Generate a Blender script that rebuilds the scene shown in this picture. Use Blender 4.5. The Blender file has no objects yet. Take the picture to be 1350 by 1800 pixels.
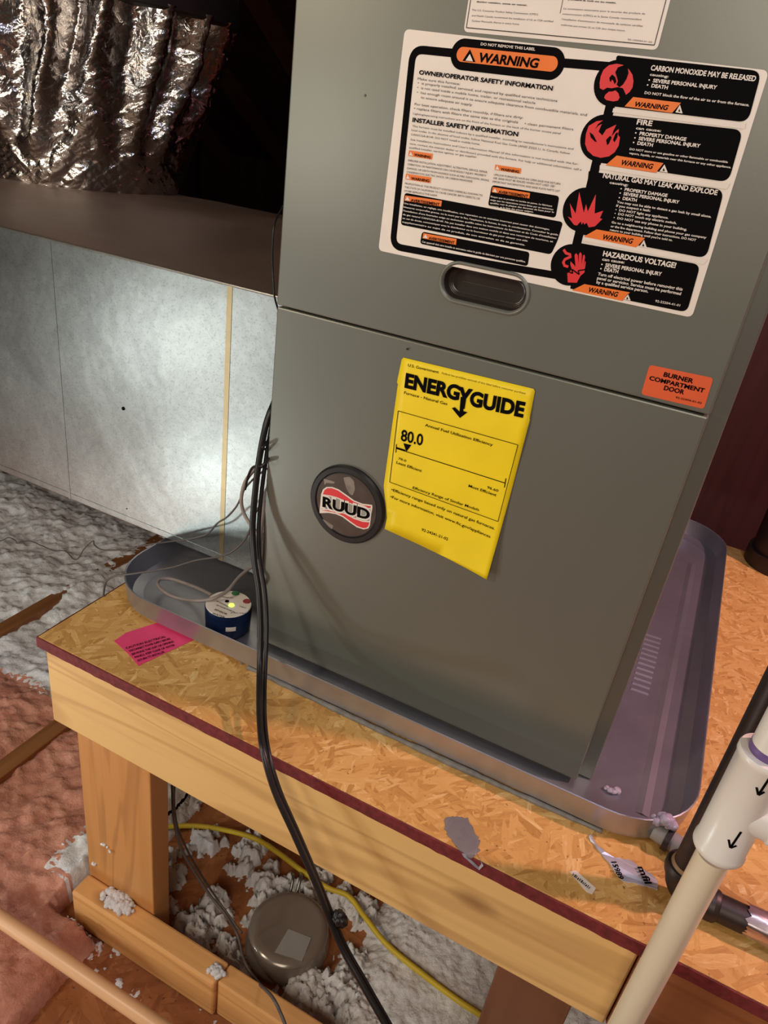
import bpy, bmesh, math, random
from mathutils import Vector, Matrix, noise
random.seed(7)
S = bpy.context.scene
COL = S.collection
# ------------------------------------------------------------------ camera, world, lights, exposure
cam_d = bpy.data.cameras.new('camera'); cam = bpy.data.objects.new('camera', cam_d); COL.objects.link(cam)
CM = [[0.88956, -0.311477, 0.334162, 0.430211], [0.437222, 0.368575, -0.820359, -0.666453], [0.132359, 0.875862, 0.464055, 0.639714]]
cam.matrix_world = Matrix(CM + [[0, 0, 0, 1]])
cam_d.sensor_fit = 'HORIZONTAL'; cam_d.sensor_width = 36; cam_d.lens = 33.7087; cam_d.clip_start = 0.01
S.camera = cam
S.view_settings.view_transform = 'Standard'; S.view_settings.look = 'None'
S.view_settings.gamma = 1; S.view_settings.use_curve_mapping = False
S.view_settings.exposure = -0.1
w = bpy.data.worlds.new('World'); S.world = w; w.use_nodes = True
w.node_tree.nodes['Background'].inputs[0].default_value = (0.9, 0.8, 0.75, 1)
w.node_tree.nodes['Background'].inputs[1].default_value = 0.01
def lamp(name, kind, loc, power, color, size=0.1, target=None, **k):
    d = bpy.data.lights.new(name, kind); d.energy = power; d.color = color
    if kind == 'AREA': d.size = size
    else: d.shadow_soft_size = size
    for a, b in k.items(): setattr(d, a, b)
    o = bpy.data.objects.new(name, d); o.location = loc; COL.objects.link(o)
    if target: o.rotation_euler = (Vector(target) - Vector(loc)).to_track_quat('-Z', 'Y').to_euler()
    return o
# cool work light low on the left, warm bulb high on the right, soft neutral fill light added behind the camera
lamp('work_light', 'POINT', (-0.97, -0.90, 0.02), 10, (0.94, 1.0, 0.98), 0.035)
lamp('work_light_low', 'POINT', (-0.88, -0.98, -0.43), 14, (0.88, 1.0, 1.0), 0.06)
lamp('bulb_right', 'POINT', (1.55, 0.35, 1.25), 85, (1.0, 0.53, 0.53), 0.04)
lamp('cool_light_right', 'POINT', (0.95, -0.35, 1.6), 19, (0.74, 0.74, 1.0), 0.12)
lamp('soft_light_left', 'POINT', (-0.56, -1.0, 0.60), 8, (1.0, 0.93, 0.82), 0.10)
lamp('bulb_left', 'POINT', (-0.75, -1.1, 1.1), 20, (1.0, 0.82, 0.60), 0.08)
lamp('front_fill_light', 'AREA', (0.6, -1.9, 1.3), 20, (1.0, 0.87, 0.74), 0.9, (0.2, 0, 0.2))

# ------------------------------------------------------------------ materials
class NT:
    def __init__(s, name):
        s.m = bpy.data.materials.new(name); s.m.use_nodes = True; s.t = s.m.node_tree; s.b = s.t.nodes['Principled BSDF']
    def n(s, typ, **k):
        o = s.t.nodes.new(typ)
        for a, b in k.items():
            if a.startswith('i_'):
                key = a[2:]; o.inputs[int(key) if key.isdigit() else key.replace('_', ' ')].default_value = b
            else: setattr(o, a, b)
        return o
    def l(s, a, b): s.t.links.new(a, b)
    def p(s, **k):
        for a, b in k.items():
            s.b.inputs[a.replace('_', ' ')].default_value = b
        return s
def c4(c): return (c[0], c[1], c[2], 1)
def srgb(r, g, b):
    f = lambda v: (v / 255) / 12.92 if v / 255 <= 0.04045 else ((v / 255 + 0.055) / 1.055) ** 2.4
    return (f(r), f(g), f(b))
def coords(t, scale=(1, 1, 1), rot=(0, 0, 0), loc=(0, 0, 0)):
    tc = t.n('ShaderNodeTexCoord'); mp = t.n('ShaderNodeMapping')
    mp.inputs['Scale'].default_value = scale; mp.inputs['Rotation'].default_value = rot; mp.inputs['Location'].default_value = loc
    t.l(tc.outputs['Object'], mp.inputs[0]); return mp.outputs[0]
def noise_n(t, vec, scale, detail=4, rough=0.5, dist=0.0):
    n = t.n('ShaderNodeTexNoise'); n.inputs['Scale'].default_value = scale; n.inputs['Detail'].default_value = detail
    n.inputs['Roughness'].default_value = rough; n.inputs['Distortion'].default_value = dist
    t.l(vec, n.inputs['Vector']); return n.outputs[0]
def ramp(t, fac, stops):
    r = t.n('ShaderNodeValToRGB'); e = r.color_ramp.elements
    while len(e) < len(stops): e.new(0.5)
    for i, (p, c) in enumerate(stops): e[i].position = p; e[i].color = c4(c)
    t.l(fac, r.inputs[0]); return r.outputs[0]
def bump(t, h, strength=0.3, dist=0.002):
    b = t.n('ShaderNodeBump'); b.inputs['Strength'].default_value = strength; b.inputs['Distance'].default_value = dist
    t.l(h, b.inputs['Height']); t.l(b.outputs[0], t.b.inputs['Normal']); return b
def plain(name, col, rough=0.5, metal=0.0, var=0.12, scale=40, bmp=0.0, **k):
    t = NT(name); t.p(Roughness=rough, Metallic=metal, **k)
    v = coords(t); n = noise_n(t, v, scale, 3)
    t.l(ramp(t, n, [(0.25, [c * (1 - var) for c in col]), (0.75, [min(1, c * (1 + var)) for c in col])]), t.b.inputs['Base Color'])
    if bmp: bump(t, n, bmp, 0.001)
    return t.m
def mix(t, fac, a, b, typ='MIX'):
    m = t.n('ShaderNodeMix', data_type='RGBA', blend_type=typ)
    for s, v in ((m.inputs[0], fac), (m.inputs[6], a), (m.inputs[7], b)):
        if hasattr(v, 'links') or hasattr(v, 'is_linked'): t.l(v, s)
        else: s.default_value = v if isinstance(v, (int, float)) else c4(v)
    return m.outputs[2]
def wood_mat(name, base, dark, axis=0, rough=0.55, knots=True, seed=0.0):
    t = NT(name); t.p(Roughness=rough)
    sc = [38, 38, 38]; sc[axis] = 1.6
    v = coords(t, sc, (0, 0, 0), (seed, seed * 2, seed * 3))
    n = noise_n(t, v, 1.0, 6, 0.6, 0.6)
    sc2 = [9, 9, 9]; sc2[axis] = 0.7
    n2 = noise_n(t, coords(t, sc2, (0, 0, 0), (seed, 1, seed)), 1.0, 2, 0.5, 1.2)
    mid = [(a * 0.8 + b * 0.2) for a, b in zip(base, dark)]
    col = ramp(t, n, [(0.28, mid), (0.5, base), (0.62, base), (0.8, mid)])
    sn = t.n('ShaderNodeMath', operation='MULTIPLY', i_1=28.0); t.l(n2, sn.inputs[0])
    s2 = t.n('ShaderNodeMath', operation='SINE'); t.l(sn.outputs[0], s2.inputs[0])
    m = t.n('ShaderNodeMapRange'); m.inputs[1].default_value = 0.45; m.inputs[2].default_value = 1.0; m.inputs[3].default_value = 0; m.inputs[4].default_value = 0.30
    t.l(s2.outputs[0], m.inputs[0])
    col = mix(t, m.outputs[0], col, dark)
    if knots:
        ks = [11, 11, 11]; ks[axis] = 5.2
        vo = t.n('ShaderNodeTexVoronoi', feature='F1'); vo.inputs['Scale'].default_value = 1.0
        t.l(coords(t, ks, (0, 0, 0), (seed + .3, 0.2, seed)), vo.inputs['Vector'])
        kr = t.n('ShaderNodeMapRange'); kr.inputs[1].default_value = 0.08; kr.inputs[2].default_value = 0.2; kr.inputs[3].default_value = 0.75; kr.inputs[4].default_value = 0
        t.l(vo.outputs['Distance'], kr.inputs[0])
        col = mix(t, kr.outputs[0], col, [d * 0.6 for d in dark])
    t.l(col, t.b.inputs['Base Color']); bump(t, n, 0.25, 0.0008)
    return t.m
def osb_mat(name, tones, rough=0.6, scale=1.0):
    t = NT(name); t.p(Roughness=rough, **{'Specular_IOR_Level': 0.35})
    base = t.n('ShaderNodeTexCoord').outputs['Object']
    wn = t.n('ShaderNodeTexNoise'); wn.inputs['Scale'].default_value = 14; wn.inputs['Detail'].default_value = 2
    t.l(base, wn.inputs['Vector'])
    wsub = t.n('ShaderNodeVectorMath', operation='SUBTRACT'); wsub.inputs[1].default_value = (.5, .5, .5); t.l(wn.outputs['Color'], wsub.inputs[0])
    wsc = t.n('ShaderNodeVectorMath', operation='SCALE'); wsc.inputs['Scale'].default_value = 0.02; t.l(wsub.outputs[0], wsc.inputs[0])
    wa = t.n('ShaderNodeVectorMath', operation='ADD'); t.l(base, wa.inputs[0]); t.l(wsc.outputs[0], wa.inputs[1])
    layers = []
    for i, (ang, lx, ly) in enumerate(((0.35, 15, 75), (1.35, 19, 90), (-0.55, 12, 62), (2.3, 24, 110))):
        mp = t.n('ShaderNodeMapping'); mp.inputs['Rotation'].default_value = (0, 0, ang); mp.inputs['Location'].default_value = (i * 3.1, i * 1.7, 0)
        t.l(wa.outputs[0], mp.inputs[0])
        m2 = t.n('ShaderNodeVectorMath', operation='MULTIPLY'); m2.inputs[1].default_value = (lx * scale, ly * scale, 0.01); t.l(mp.outputs[0], m2.inputs[0])
        vo = t.n('ShaderNodeTexVoronoi', feature='F1'); vo.inputs['Scale'].default_value = 1.0; t.l(m2.outputs[0], vo.inputs['Vector'])
        sp = t.n('ShaderNodeSeparateColor'); t.l(vo.outputs['Color'], sp.inputs[0])
        g = noise_n(t, m2.outputs[0], 3.0, 3, 0.6)
        layers.append((sp.outputs[0], sp.outputs[1], vo.outputs['Distance'], g))
    val, pri, dis, gr = layers[0]
    for v2, p2, d2, g2 in layers[1:]:
        gt = t.n('ShaderNodeMath', operation='GREATER_THAN'); t.l(p2, gt.inputs[0]); t.l(pri, gt.inputs[1])
        def mx(a, b):
            m = t.n('ShaderNodeMix', data_type='FLOAT'); t.l(gt.outputs[0], m.inputs[0]); t.l(a, m.inputs[2]); t.l(b, m.inputs[3]); return m.outputs[0]
        val, dis, gr, pri = mx(val, v2), mx(dis, d2), mx(gr, g2), mx(pri, p2)
    a = t.n('ShaderNodeMath', operation='MULTIPLY_ADD', i_1=0.5); t.l(gr, a.inputs[0]); 
    b = t.n('ShaderNodeMath', operation='MULTIPLY', i_1=0.62); t.l(val, b.inputs[0]); t.l(b.outputs[0], a.inputs[2])
    col = ramp(t, a.outputs[0], [(0.12, tones[0]), (0.36, tones[1]), (0.58, tones[2]), (0.8, tones[3]), (0.95, tones[4])])
    dk = t.n('ShaderNodeTexNoise'); dk.inputs['Scale'].default_value = 170; dk.inputs['Detail'].default_value = 2; t.l(base, dk.inputs['Vector'])
    dr = t.n('ShaderNodeMapRange'); dr.inputs[1].default_value = 0.68; dr.inputs[2].default_value = 0.74; dr.inputs[3].default_value = 0; dr.inputs[4].default_value = 0.75
    t.l(dk.outputs[0], dr.inputs[0])
    col = mix(t, dr.outputs[0], col, [x * 0.3 for x in tones[0]])
    t.l(col, t.b.inputs['Base Color'])
    h = t.n('ShaderNodeMath', operation='MULTIPLY_ADD', i_1=0.6); t.l(pri, h.inputs[0]); t.l(gr, h.inputs[2])
    bump(t, h.outputs[0], 0.4, 0.0012)
    return t.m
def metal_mat(name, col, rough=0.35, spangle=0.0, streak=0.0, bmp=0.0, metal=1.0, aniso=0.0, speck=0.0):
    t = NT(name); t.p(Metallic=metal, Anisotropic=aniso)
    v = coords(t)
    big = noise_n(t, v, 5.0, 4, 0.6)
    vo = t.n('ShaderNodeTexVoronoi', feature='F1'); vo.inputs['Scale'].default_value = 130; t.l(v, vo.inputs['Vector'])
    sp = t.n('ShaderNodeSeparateColor'); t.l(vo.outputs['Color'], sp.inputs[0])
    col_s = ramp(t, big, [(0.3, [c * 0.82 for c in col]), (0.7, [min(1, c * 1.08) for c in col])])
    if spangle:
        col_s = mix(t, spangle, col_s, ramp(t, sp.outputs[0], [(0, [c * 0.55 for c in col]), (1, [min(1, c * 1.25) for c in col])]))
    if speck:
        sn = noise_n(t, v, 420, 2, 0.5)
        sr = t.n('ShaderNodeMapRange'); sr.inputs[1].default_value = 0.56; sr.inputs[2].default_value = 0.66; sr.inputs[3].default_value = 0; sr.inputs[4].default_value = speck
        t.l(sn, sr.inputs[0]); col_s = mix(t, sr.outputs[0], col_s, [c * 0.35 for c in col])
    t.l(col_s, t.b.inputs['Base Color'])
    rr = t.n('ShaderNodeMapRange'); rr.inputs[3].default_value = rough * 0.8; rr.inputs[4].default_value = rough * 1.25
    t.l(big, rr.inputs[0]); t.l(rr.outputs[0], t.b.inputs['Roughness'])
    if bmp: bump(t, noise_n(t, v, 9, 3, 0.5), bmp, 0.01)
    return t.m
PAINT = srgb(117, 119, 110)
def paint_mat():
    t = NT('furnace_paint'); t.p(Metallic=0.3, Roughness=0.36)
    v = coords(t); n = noise_n(t, v, 3.0, 2)
    t.l(ramp(t, n, [(0.3, [c * 0.95 for c in PAINT]), (0.7, [c * 1.04 for c in PAINT])]), t.b.inputs['Base Color'])
    f = noise_n(t, v, 900, 2); bump(t, f, 0.08, 0.0003); return t.m
M_paint = paint_mat()
M_white = plain('label_white', srgb(236, 226, 214), 0.45, var=0.03)
M_badge = plain('badge_plastic', (0.012, 0.012, 0.012), 0.35)
M_black = plain('print_black', (0.004, 0.0035, 0.004), 0.7, var=0.1, Specular_IOR_Level=0.04)
M_orange = plain('print_orange', srgb(238, 120, 40), 0.45, var=0.04)
M_red = plain('print_red', srgb(222, 48, 52), 0.45, var=0.04)
M_pwhite = plain('print_white', srgb(232, 222, 210), 0.5, var=0.02)
M_yellow = plain('label_yellow', srgb(250, 220, 20), 0.5, var=0.05, scale=25)
M_dorange = plain('burner_orange', srgb(226, 96, 52), 0.5, var=0.03)
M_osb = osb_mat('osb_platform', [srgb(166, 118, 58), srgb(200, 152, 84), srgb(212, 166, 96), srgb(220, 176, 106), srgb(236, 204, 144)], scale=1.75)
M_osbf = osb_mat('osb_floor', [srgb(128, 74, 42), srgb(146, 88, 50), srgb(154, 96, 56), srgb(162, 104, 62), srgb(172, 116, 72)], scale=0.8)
M_edge = plain('osb_edge_red', srgb(112, 36, 38), 0.75, var=0.35, scale=160, bmp=0.6)
M_pine = wood_mat('pine_beam', srgb(232, 190, 122), srgb(150, 96, 44), 0, seed=0.4)
M_pine2 = wood_mat('pine_rail', srgb(226, 168, 102), srgb(150, 90, 40), 0, seed=3.1)
M_post = wood_mat('pine_post', srgb(206, 146, 84), srgb(128, 74, 34), 2, knots=False, seed=1.7)
M_shade_wood = wood_mat('shaded_beam', srgb(150, 92, 52), srgb(84, 40, 20), 0, seed=5.2)  # reddish wood with the shade on the right beam painted in
M_shade_post = wood_mat('shaded_post', srgb(118, 74, 46), srgb(84, 44, 24), 2, seed=2.2)  # darker brown paints the shade on the right post into its colour
M_rafter = wood_mat('rafter_wood', srgb(92, 52, 40), srgb(50, 26, 20), 1, knots=False)
M_maroon = wood_mat('dim_backdrop_boards', srgb(70, 34, 34), srgb(44, 22, 24), 2, knots=False, seed=8)  # dimness of the right background painted in as dark maroon
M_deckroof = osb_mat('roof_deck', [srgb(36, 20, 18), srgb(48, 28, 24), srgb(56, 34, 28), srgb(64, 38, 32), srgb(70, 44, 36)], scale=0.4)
M_joist = wood_mat('joist_wood', srgb(150, 98, 56), srgb(90, 50, 26), 1, knots=False)
M_galv = metal_mat('galvanised_sheet', srgb(150, 153, 150), 0.36, 0.16, 0, 0.16, speck=0.35, metal=0.9)
M_ducttop = metal_mat('galvanised_dull', srgb(140, 120, 108), 0.5, 0.05, 0, 0.2, metal=0.6)
M_pan = metal_mat('pan_steel', srgb(182, 184, 194), 0.33, 0.05, metal=0.78)
M_iron = metal_mat('black_iron', srgb(62, 54, 52), 0.42, 0.2, metal=0.6)
M_pvc = plain('pvc_cream', srgb(226, 214, 188), 0.32, var=0.05, scale=18)
M_pvcw = plain('pvc_white', srgb(232, 228, 220), 0.28, var=0.02, scale=10)
M_primer = plain('purple_primer', srgb(110, 84, 140), 0.4)
M_pipeL = plain('pipe_tan', srgb(226, 176, 130), 0.35, var=0.05, scale=12)
M_cable = plain('black_cable', (0.012, 0.011, 0.011), 0.38, var=0.2, scale=60)
M_gcable = plain('grey_cable', srgb(150, 138, 132), 0.45, var=0.08)
M_wire = plain('thin_grey_wire', srgb(92, 84, 80), 0.5, var=0.1)
M_ycable = plain('yellow_cable', srgb(214, 186, 50), 0.45, var=0.08)
M_pink = plain('pink_paper', srgb(232, 70, 120), 0.5, var=0.06, scale=60)
M_grey = plain('grey_paper', srgb(150, 148, 144), 0.6, var=0.05)
M_silver = metal_mat('silver_tape', srgb(170, 166, 172), 0.35, 0.1, 0, 0.3, metal=0.6)
M_caulk = plain('grey_caulk', srgb(120, 118, 112), 0.55, var=0.25, scale=120, bmp=0.5)
M_darkgrey = metal_mat('dark_sheet', srgb(66, 58, 58), 0.45, 0.05, metal=0.7)
M_blue = plain('navy_plastic', srgb(16, 32, 66), 0.3, var=0.15)
M_green = plain('dot_green', srgb(24, 110, 50), 0.4)
M_dred = plain('dot_red', srgb(150, 20, 30), 0.4)
M_cavity = plain('handle_cup_plastic', srgb(52, 46, 42), 0.25, var=0.1)
def led_mat():
    t = NT('led_glow'); t.p(Base_Color=c4((0.5, 1, 0.1)), Emission_Color=c4((0.55, 1, 0.1)), Emission_Strength=1.6)
    return t.m
M_led = led_mat()
def silicone_mat():
    t = NT('clear_silicone'); t.p(Base_Color=c4(srgb(226, 218, 236)), Roughness=0.12, Transmission_Weight=0.5, IOR=1.4)
    bump(t, noise_n(t, coords(t), 120, 3), 0.6, 0.003); return t.m
M_sil = silicone_mat()
def fluff_mat(name, a, b):
    t = NT(name); t.p(Roughness=1.0, **{'Specular_IOR_Level': 0.05})
    v = coords(t); n = noise_n(t, v, 22, 6, 0.7); n2 = noise_n(t, v, 130, 6, 0.75)
    t.l(ramp(t, n, [(0.3, a), (0.65, b)]), t.b.inputs['Base Color'])
    s = t.n('ShaderNodeMath', operation='ADD'); t.l(n, s.inputs[0]); t.l(n2, s.inputs[1]); bump(t, s.outputs[0], 0.7, 0.006); return t.m
M_fluff = fluff_mat('white_insulation', srgb(226, 222, 222), srgb(250, 250, 250))
M_pfluff = fluff_mat('warm_light_insulation', srgb(196, 128, 106), srgb(226, 164, 140))  # warm light on the left insulation, painted in as a pink base colour
def foil_mat():
    t = NT('foil_wrap'); t.p(Metallic=1.0, Roughness=0.2)
    v = coords(t); n = noise_n(t, v, 7, 5, 0.6, 0.4); n2 = noise_n(t, v, 34, 4, 0.6, 1.0)
    vo = t.n('ShaderNodeTexVoronoi', feature='DISTANCE_TO_EDGE'); vo.inputs['Scale'].default_value = 16
    t.l(v, vo.inputs['Vector'])
    e = t.n('ShaderNodeMapRange'); e.inputs[1].default_value = 0.0; e.inputs[2].default_value = 0.12; t.l(vo.outputs[0], e.inputs[0])
    t.l(ramp(t, n, [(0.3, srgb(168, 160, 156)), (0.7, srgb(226, 222, 218))]), t.b.inputs['Base Color'])
    s = t.n('ShaderNodeMath', operation='MULTIPLY_ADD', i_1=0.5); t.l(n2, s.inputs[0]); t.l(n, s.inputs[2])
    s3 = t.n('ShaderNodeMath', operation='MULTIPLY_ADD', i_1=0.12); t.l(e.outputs[0], s3.inputs[0]); t.l(s.outputs[0], s3.inputs[2])
    bump(t, s3.outputs[0], 0.55, 0.012); return t.m
M_foil = foil_mat()

# ------------------------------------------------------------------ mesh helpers
def link(name, verts, faces, mat, parent=None, smooth=False, bevel=0, mats=None, fm=None):
    me = bpy.data.meshes.new(name); me.from_pydata([tuple(v) for v in verts], [], faces); me.update()
    bm = bmesh.new(); bm.from_mesh(me)
    if bevel:
        bmesh.ops.bevel(bm, geom=bm.edges[:], offset=bevel, segments=2, affect='EDGES', profile=0.5)
    bmesh.ops.recalc_face_normals(bm, faces=bm.faces[:]); bm.to_mesh(me); bm.free()
    me.materials.append(mat)
    if smooth:
        for p in me.polygons: p.use_smooth = True
    o = bpy.data.objects.new(name, me); COL.objects.link(o)
    if parent: o.parent = parent; o.matrix_parent_inverse = Matrix.Translation(-parent_world(parent))
    return o
def parent_world(p):
    v = Vector(p.location)
    if p.parent: v = v  # parts carry world-space meshes with identity location
    return v
def empty(name, loc):
    o = bpy.data.objects.new(name, None); o.location = loc; o.empty_display_size = 0.05; COL.objects.link(o); return o
def tag(o, label, cat=None, group=None, kind=None):
    if label: o['label'] = label
    if cat: o['category'] = cat
    if group: o['group'] = group
    if kind: o['kind'] = kind
    return o
def box_v(x0, x1, y0, y1, z0, z1):
    v = [(x, y, z) for x in (x0, x1) for y in (y0, y1) for z in (z0, z1)]
    f = [(0, 1, 3, 2), (4, 6, 7, 5), (0, 4, 5, 1), (2, 3, 7, 6), (0, 2, 6, 4), (1, 5, 7, 3)]
    return v, f
def box(name, b, mat, parent=None, bevel=0.002):
    v, f = box_v(*b); return link(name, v, f, mat, parent, bevel=bevel)
def spline(pts, n=10):
    P = [Vector(p) for p in pts]
    if len(P) < 3: return P
    Q = [P[0] * 2 - P[1]] + P + [P[-1] * 2 - P[-2]]; out = []
    for i in range(1, len(Q) - 2):
        for k in range(n):
            t = k / n; a, b, c, d = Q[i - 1:i + 3]
            out.append(0.5 * ((2 * b) + (c - a) * t + (2 * a - 5 * b + 4 * c - d) * t * t + (3 * b - a - 3 * c + d) * t ** 3))
    out.append(P[-1]); return out
def tube_v(path, r, seg=12, cap=True):
    P = [Vector(p) for p in path]; n = len(P); rr = r if isinstance(r, (list, tuple)) else [r] * n
    T = [(P[min(i + 1, n - 1)] - P[max(i - 1, 0)]).normalized() for i in range(n)]
    up = Vector((0, 0, 1)) if abs(T[0].z) < 0.9 else Vector((1, 0, 0))
    N = (up - T[0] * up.dot(T[0])).normalized(); V = []; F = []
    for i in range(n):
        N = (N - T[i] * N.dot(T[i])).normalized(); B = T[i].cross(N)
        for k in range(seg):
            a = 2 * math.pi * k / seg; V.append(P[i] + (N * math.cos(a) + B * math.sin(a)) * rr[i])
    for i in range(n - 1):
        for k in range(seg):
            k2 = (k + 1) % seg; F.append((i * seg + k, i * seg + k2, (i + 1) * seg + k2, (i + 1) * seg + k))
    if cap: F.append(tuple(range(seg))[::-1]); F.append(tuple(range((n - 1) * seg, n * seg)))
    return V, F
def tube(name, path, r, mat, parent=None, seg=12, smooth=True):
    v, f = tube_v(path, r, seg); o = link(name, v, f, mat, parent, smooth=smooth)
    if smooth: o.data.shade_auto(0.7) if hasattr(o.data, 'shade_auto') else autosm(o)
    return o
def autosm(o):
    me = o.data; bm = bmesh.new(); bm.from_mesh(me)
    for e in bm.edges:
        if len(e.link_faces) == 2 and e.calc_face_angle(0) > 0.7: e.smooth = False
    bm.to_mesh(me); bm.free()
def lathe_axis(name, prof, c, axis, mat, parent=None, seg=32):
    """prof: list of (distance along axis, radius)"""
    a = Vector(axis).normalized()
    path = [Vector(c) + a * d for d, r in prof]
    up = Vector((0, 0, 1)) if abs(a.z) < 0.9 else Vector((1, 0, 0)); N = (up - a * up.dot(a)).normalized(); B = a.cross(N)
    V = []; F = []
    for (d, r), p in zip(prof, path):
        for k in range(seg):
            t = 2 * math.pi * k / seg; V.append(p + (N * math.cos(t) + B * math.sin(t)) * max(r, 1e-5))
    for i in range(len(prof) - 1):
        for k in range(seg):
            k2 = (k + 1) % seg; F.append((i * seg + k, i * seg + k2, (i + 1) * seg + k2, (i + 1) * seg + k))
    F.append(tuple(range(seg))[::-1]); F.append(tuple(range((len(prof) - 1) * seg, len(prof) * seg)))
    o = link(name, V, F, mat, parent, smooth=True); autosm(o); return o
def prism(name, poly, y0, y1, mat, parent=None):
    """poly in (x,z); extruded along y"""
    n = len(poly); V = [(x, y0, z) for x, z in poly] + [(x, y1, z) for x, z in poly]
    F = [tuple(range(n)), tuple(range(2 * n - 1, n - 1, -1))] + [(i, (i + 1) % n, n + (i + 1) % n, n + i) for i in range(n)]
    return link(name, V, F, mat, parent)
def rounded(poly, r, seg=6):
    """round the corners of a polygon of (a,b) points; r single or list"""
    n = len(poly); out = []
    for i in range(n):
        p = Vector(poly[i]); a = Vector(poly[i - 1]); b = Vector(poly[(i + 1) % n]); rr = r[i] if isinstance(r, (list, tuple)) else r
        if rr <= 0: out.append(tuple(p)); continue
        da = (a - p); db = (b - p); k = min(rr, da.length * 0.49, db.length * 0.49)
        s = p + da.normalized() * k; e = p + db.normalized() * k
        for j in range(seg + 1):
            t = j / seg; q = s * (1 - t) ** 2 + p * 2 * t * (1 - t) + e * t * t; out.append((q.x, q.y))
    return out
def stadium(x0, x1, z0, z1, r, seg=8):
    r = min(r, (z1 - z0) / 2 - 1e-5, (x1 - x0) / 2 - 1e-5)
    out = []
    for cx, cz, a0 in ((x1 - r, z1 - r, 0), (x0 + r, z1 - r, 90), (x0 + r, z0 + r, 180), (x1 - r, z0 + r, 270)):
        for k in range(seg + 1):
            a = math.radians(a0 + 90 * k / seg); out.append((cx + r * math.cos(a), cz + r * math.sin(a)))
    return out
class Print:
    """flat print collected on planes y = const; built as one mesh"""
    def __init__(s): s.V = []; s.F = []
    def poly(s, pts, y):
        i = len(s.V); s.V += [(x, y, z) for x, z in pts]; s.F.append(tuple(range(i, i + len(pts))))
    def disc(s, c, r, y, seg=40, rz=None):
        s.poly([(c[0] + r * math.cos(2 * math.pi * k / seg), c[1] + (rz or r) * math.sin(2 * math.pi * k / seg)) for k in range(seg)], y)
    def stroke(s, pts, w, y, closed=False):
        P = [Vector(p) for p in pts]; n = len(P)
        if w > 0.002:   # mitred ribbon
            Lr = []
            for i in range(n):
                d1 = (P[i] - P[i - 1]).normalized() if i else (P[1] - P[0]).normalized(); d2 = (P[i + 1] - P[i]).normalized() if i < n - 1 else d1
                if (P[i] - P[i - 1]).length < 1e-6: d1 = d2
                m = Vector((-d1.y - d2.y, d1.x + d2.x)).normalized(); k = w / 2 / max(0.5, m.dot(Vector((-d1.y, d1.x)))); Lr.append((tuple(P[i] + m * k), tuple(P[i] - m * k)))
            i0 = len(s.V)
            for a, b in Lr: s.V += [(a[0], y, a[1]), (b[0], y, b[1])]
            for i in range(n - 1): s.F.append((i0 + 2 * i, i0 + 2 * i + 1, i0 + 2 * i + 3, i0 + 2 * i + 2))
            return
        for i in range(n if closed else n - 1):
            a, b = P[i], P[(i + 1) % n]; d = (b - a).normalized(); m = Vector((-d.y, d.x)) * w / 2
            s.poly([tuple(a + m), tuple(b + m), tuple(b - m), tuple(a - m)], y - 0.00001 * (i % 3))
    def text(s, items, y, off=0.0, shear=0.0, res=1, M=None):
        for it in items:
            st, ax, az, bx, bz, h = it[:6]; o2 = it[6] if len(it) > 6 else off; sh = it[7] if len(it) > 7 else shear
            cu = bpy.data.curves.new('t', 'FONT'); cu.body = st; cu.offset = o2; cu.shear = sh; cu.resolution_u = 4 if h > 0.006 else (3 if h > 0.0022 else 2); cu.size = 1
            ob = bpy.data.objects.new('t', cu); COL.objects.link(ob)
            dg = bpy.context.evaluated_depsgraph_get(); me = bpy.data.meshes.new_from_object(ob.evaluated_get(dg))
            if len(me.vertices):
                xs = [v.co.x for v in me.vertices]; x0, x1 = min(xs), max(xs)
                d = Vector((bx - ax, bz - az)); L = d.length; u = d.normalized(); n = Vector((-u.y, u.x)); i0 = len(s.V); sx = L / (x1 - x0); sy = h / 0.73
                for v in me.vertices:
                    q = Vector((ax, az)) + u * (v.co.x - x0) * sx + n * v.co.y * sy; s.V.append((q.x, y, q.y))
                for p in me.polygons: s.F.append(tuple(i0 + k for k in p.vertices))
            bpy.data.objects.remove(ob); bpy.data.curves.remove(cu); bpy.data.meshes.remove(me)
    def build(s, name, mat, parent, xf=None):
        V = [xf @ Vector(v) for v in s.V] if xf else s.V
        me = bpy.data.meshes.new(name); me.from_pydata([tuple(v) for v in V], [], s.F); me.update(); me.materials.append(mat)
        o = bpy.data.objects.new(name, me); COL.objects.link(o); o.parent = parent; o.matrix_parent_inverse = Matrix.Translation(-parent_world(parent)); return o
def fbm(p, s, o=4): return noise.fractal(Vector(p) * s, 0.8, 2.1, o, noise_basis='PERLIN_ORIGINAL')

# ------------------------------------------------------------------ the attic around
def struct(o): o['kind'] = 'structure'; return o
def slab(name, b, mat): return struct(box(name, b, mat, None, 0))
FZ = -0.61
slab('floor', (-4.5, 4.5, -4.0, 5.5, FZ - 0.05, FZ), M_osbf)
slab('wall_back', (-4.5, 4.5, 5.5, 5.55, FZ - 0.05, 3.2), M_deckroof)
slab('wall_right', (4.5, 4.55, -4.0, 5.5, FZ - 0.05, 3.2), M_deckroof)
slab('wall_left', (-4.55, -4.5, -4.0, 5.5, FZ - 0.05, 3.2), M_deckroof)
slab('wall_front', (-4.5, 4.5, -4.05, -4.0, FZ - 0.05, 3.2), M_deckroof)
kw = slab('wall_backdrop', (0.48, 4.5, 1.25, 1.30, FZ, 1.9), M_maroon)  # wall added as a dark backdrop for the weakly lit space behind
slab('trim_1', (0.40, 0.48, 1.24, 1.31, FZ, 1.9), M_maroon)
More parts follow.
